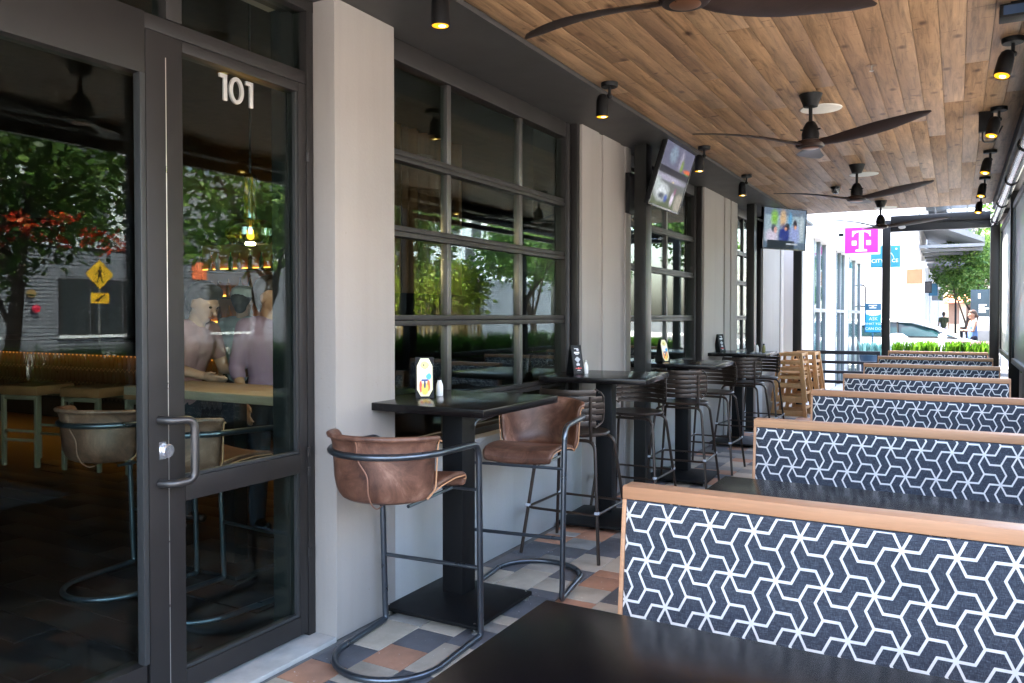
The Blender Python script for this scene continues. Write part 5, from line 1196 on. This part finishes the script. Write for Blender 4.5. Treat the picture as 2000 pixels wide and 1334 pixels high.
skin_m = mat('skin', (.42, .24, .17), .5, var=.08); skin_d = mat('tanned_skin', (.30, .16, .10), .5, var=.08)
eye_m = mat('dark_eye', (.02, .015, .012), .2); lip_m = mat('lips', (.35, .12, .1), .5)
def person(label, loc, rz, J={}, skin=skin_m, shirt=(.6, .35, .38), trousers=(.02, .022, .03), hair=(.02, .014, .01), sleeve='short', longhair=False, cap=None, vox=.009, lean=0, headturn=0, headtilt=0, female=False, apron=None):
    t = thing('person', label, 'person', loc, rz)
    P = dict(ank_l=(-.1, .02, .09), ank_r=(.1, .02, .09), kn_l=(-.1, -.01, .49), kn_r=(.1, -.01, .49), hip_l=(-.09, 0, .92), hip_r=(.09, 0, .92), pel=(0, 0, .97), wai=(0, 0, 1.10), che=(0, 0, 1.30), nec=(0, .01, 1.45), hea=(0, -.02, 1.60),
             sh_l=(-.18, .01, 1.40), sh_r=(.18, .01, 1.40), el_l=(-.235, .04, 1.13), el_r=(.235, .04, 1.13), wr_l=(-.245, -.05, .90), wr_r=(.245, -.05, .90)); P.update(J)
    P = {k: Vector(v) for k, v in P.items()}
    if lean:
        Mr = Matrix.Translation(P['pel']) @ Matrix.Rotation(lean, 4, 'X') @ Matrix.Translation(-P['pel'])
        for k in ('wai', 'che', 'nec', 'hea', 'sh_l', 'sh_r'): P[k] = Mr @ P[k]
        for k in ('el_l', 'el_r', 'wr_l', 'wr_r'):
            if k not in J: P[k] = Mr @ P[k]
    hd = P['hea']; Rm = Matrix.Rotation(headturn, 3, 'Z') @ Matrix.Rotation(lean * .6 + headtilt, 3, 'X'); H = lambda x, y, z: hd + Rm @ Vector((x, y, z))
    caps = [(P['nec'] - Vector((0, 0, .06)), .062, H(0, .025, -.05), .055), (H(0, .012, .03), .092, H(0, .0, .02), .092), (H(0, -.01, -.03), .075, H(0, -.035, -.075), .045), (H(0, .03, .05), .088, H(0, .035, .04), .088),
            (H(0, -.095, .0), .011, H(0, -.112, -.025), .017), (H(-.03, -.085, .035), .014, H(.03, -.085, .035), .014), (H(-.082, .015, .01), .02, H(-.086, .02, -.02), .014), (H(.082, .015, .01), .02, H(.086, .02, -.02), .014)]
    bw = .85 if female else 1
    for s in 'lr':
        caps += [(P['sh_' + s], .056 * bw, P['el_' + s], .042 * bw), (P['el_' + s], .042 * bw, P['wr_' + s], .028), (P['hip_' + s], .085, P['kn_' + s], .058), (P['kn_' + s], .055, P['ank_' + s], .038)]
        wr = P['wr_' + s]; d = (wr - P['el_' + s]).normalized(); sd_ = -1 if s == 'l' else 1; side = Vector((0, -1, 0)) - d * d.dot(Vector((0, -1, 0))); side = side.normalized() if side.length > .1 else Vector((1, 0, 0)); nr = d.cross(side) * sd_
        caps.append((wr + d * .03, .028, wr + d * .075, .03)); caps.append((wr + d * .03 + side * .02, .022, wr + d * .075 + side * .018, .02)); caps.append((wr + d * .03 - side * .02, .022, wr + d * .075 - side * .018, .02))
        for i, L in enumerate((.062, .075, .07, .055)):
            b0 = wr + d * .09 + side * (.03 - .02 * i); k1 = b0 + d * L * .55 + nr * .004; caps += [(b0, .0105, k1, .0095), (k1, .0095, k1 + d * L * .42 + nr * .016, .008)]
        th0 = wr + d * .035 + side * .035; th1 = th0 + d * .03 + side * .025; caps += [(th0, .013, th1, .011), (th1, .011, th1 + d * .03 + side * .004, .009)]
    torso = [(P['pel'], .125 * bw, P['wai'], .115 * bw), (P['wai'] + Vector((-.045, 0, 0)), .105 * bw, P['che'] + Vector((-.07, 0, 0)), .115 * bw), (P['wai'] + Vector((.045, 0, 0)), .105 * bw, P['che'] + Vector((.07, 0, 0)), .115 * bw), (P['sh_l'] * .8 + P['sh_r'] * .2, .07 * bw, P['sh_r'] * .8 + P['sh_l'] * .2, .07 * bw), (P['che'], .12 * bw, P['nec'] - Vector((0, 0, .07)), .075 * bw), (P['hip_l'], .1, P['hip_r'], .1)]
    inst(skinmesh(caps + torso, vox, 'body', skin), 'body', t)
    gr = lambda L, k: [(a, r + k, b_, q + k) for a, r, b_, q in L]
    sh = gr(torso[:-1], .012)
    if female: sh = gr(torso[:3], .014); sh[1:] = [(a, r, a.lerp(b_, .75), q * .95) for a, r, b_, q in sh[1:]]
    else:
        for s in 'lr':
            a, e, wv = P['sh_' + s], P['el_' + s], P['wr_' + s]
            sh.append((a, .07, a.lerp(e, .95 if sleeve != 'short' else .62), .056))
            if sleeve == 'rolled': sh.append((e, .054, e.lerp(wv, .22), .052))
    sh.append((P['pel'] + Vector((-.05, 0, -.04)), .118, P['wai'] + Vector((-.03, 0, 0)), .118)); sh.append((P['pel'] + Vector((.05, 0, -.04)), .118, P['wai'] + Vector((.03, 0, 0)), .118))
    inst(skinmesh(sh, .011, 'shirt', mat('shirt_cloth', shirt, .8, 0, .2, .1, 4, .3, 30), 4), 'shirt', t)
    tr = [(P['hip_l'], .105, P['hip_r'], .105), (P['pel'] + Vector((0, 0, -.02)), .115, P['pel'] + Vector((0, 0, .0)), .118)]
    for s in 'lr': tr += [(P['hip_' + s], .103, P['kn_' + s], .072), (P['kn_' + s], .072, P['ank_' + s] + Vector((0, 0, -.03)), .058)]
    inst(skinmesh(tr, .012, 'trousers', mat('trouser_cloth', trousers, .8, 0, .2, .1, 4, .3, 30), 4), 'trousers', t)
    for s in 'lr':
        a = P['ank_' + s]; inst(skinmesh([(Vector((a.x, a.y + .03, a.z - .045)), .042, Vector((a.x, a.y - .14, a.z - .055)), .034), (a, .045, Vector((a.x, a.y, a.z - .04)), .045)], .01, 'shoe', blackmet, 3), 'shoe', t)
    hc_ = [(H(0, .03, .075), .098, H(0, .05, .05), .096), (H(-.04, -.03, .1), .055, H(.04, -.03, .1), .055), (H(0, .07, .0), .075, H(0, .065, -.045), .055)]
    if longhair: hc_ += [(H(0, .1, .0), .05, H(0, .15, -.02), .035), (H(0, .15, -.02), .035, H(0, .16, -.16), .02)]
    inst(skinmesh(hc_, .009, 'hair', mat('hair', hair, .6, 0, .4, .3, 30, .5, 120), 3), 'hair', t)
    for s in (-1, 1):
        q = MB(); q.lathe([(0, -.011), (.008, -.008), (.0115, 0), (.008, .008), (0, .011)], seg=10); o = q.build('eye', eye_m, t); o.location = H(s * .033, -.083, .016)
    q = MB(); q.tube([H(-.024, -.088, -.062), H(-.01, -.096, -.058), H(.01, -.096, -.058), H(.024, -.088, -.062)], [.003, .006, .006, .003], 6); q.build('mouth', lip_m, t)
    if cap:
        q = MB(); Mc = Matrix.Translation(hd) @ Rm.to_4x4(); q.lathe([(.108, .055), (.112, .09), (.098, .135), (.055, .165), (0, .172)], seg=20, M=Mc @ Matrix.Translation((0, .025, 0))); q.build('cap', mat('cap_cloth', cap, .8), t)
        q = MB(); q.prism([(.09 * math.cos(a), -.05 - .11 * math.sin(a)) for a in [PI * i / 10 for i in range(11)]], lambda p: Mc @ Vector((p[0], p[1], .06)), lambda p: Mc @ Vector((p[0], p[1], .068))); q.build('brim', mat('cap_brim', cap, .8), t)
    return t
person('man in a pink short sleeved shirt leaning over the table behind the glass door', (-4.8, 3.72, 0), R(100), {'el_l': (-.24, -.22, 1.12), 'wr_l': (-.2, -.40, 1.08), 'el_r': (.24, -.2, 1.1), 'wr_r': (.18, -.42, 1.08)}, shirt=(.34, .19, .21), lean=R(20), headtilt=R(10))
person('man in a pink and lilac shirt with rolled sleeves standing behind the glass door', (-4.2, 4.02, 0), R(75), {'wr_l': (-.25, -.1, .89)}, skin=skin_d, shirt=(.26, .17, .25), sleeve='rolled', headturn=R(30))
person('man in a grey shirt and pale cap standing at the bar', (-5.9, 5.3, 0), R(200), {}, shirt=(.25, .27, .3), cap=(.5, .5, .47))
person('woman in a blue top and dark leggings walking past the dark panel', (.42, 27.2, -.1), R(-70), {'el_l': (-.2, -.06, 1.14), 'wr_l': (-.1, -.24, 1.16), 'el_r': (.2, -.06, 1.14), 'wr_r': (.08, -.25, 1.15), 'kn_l': (-.09, -.1, .5), 'ank_l': (-.09, -.16, .1), 'ank_r': (.09, .2, .12)}, shirt=(.045, .09, .19), skin=mat('shaded_skin', (.17, .085, .055), .5, var=.08), trousers=(.005, .006, .015), hair=(.03, .014, .008), longhair=True, female=True)
person('distant pedestrian in a dark olive shirt and pale shorts', (-.62, 50, -.06), R(180), {'ank_l': (-.1, .12, .1)}, skin=skin_d, shirt=(.05, .055, .03), trousers=(.5, .42, .45), vox=.014)
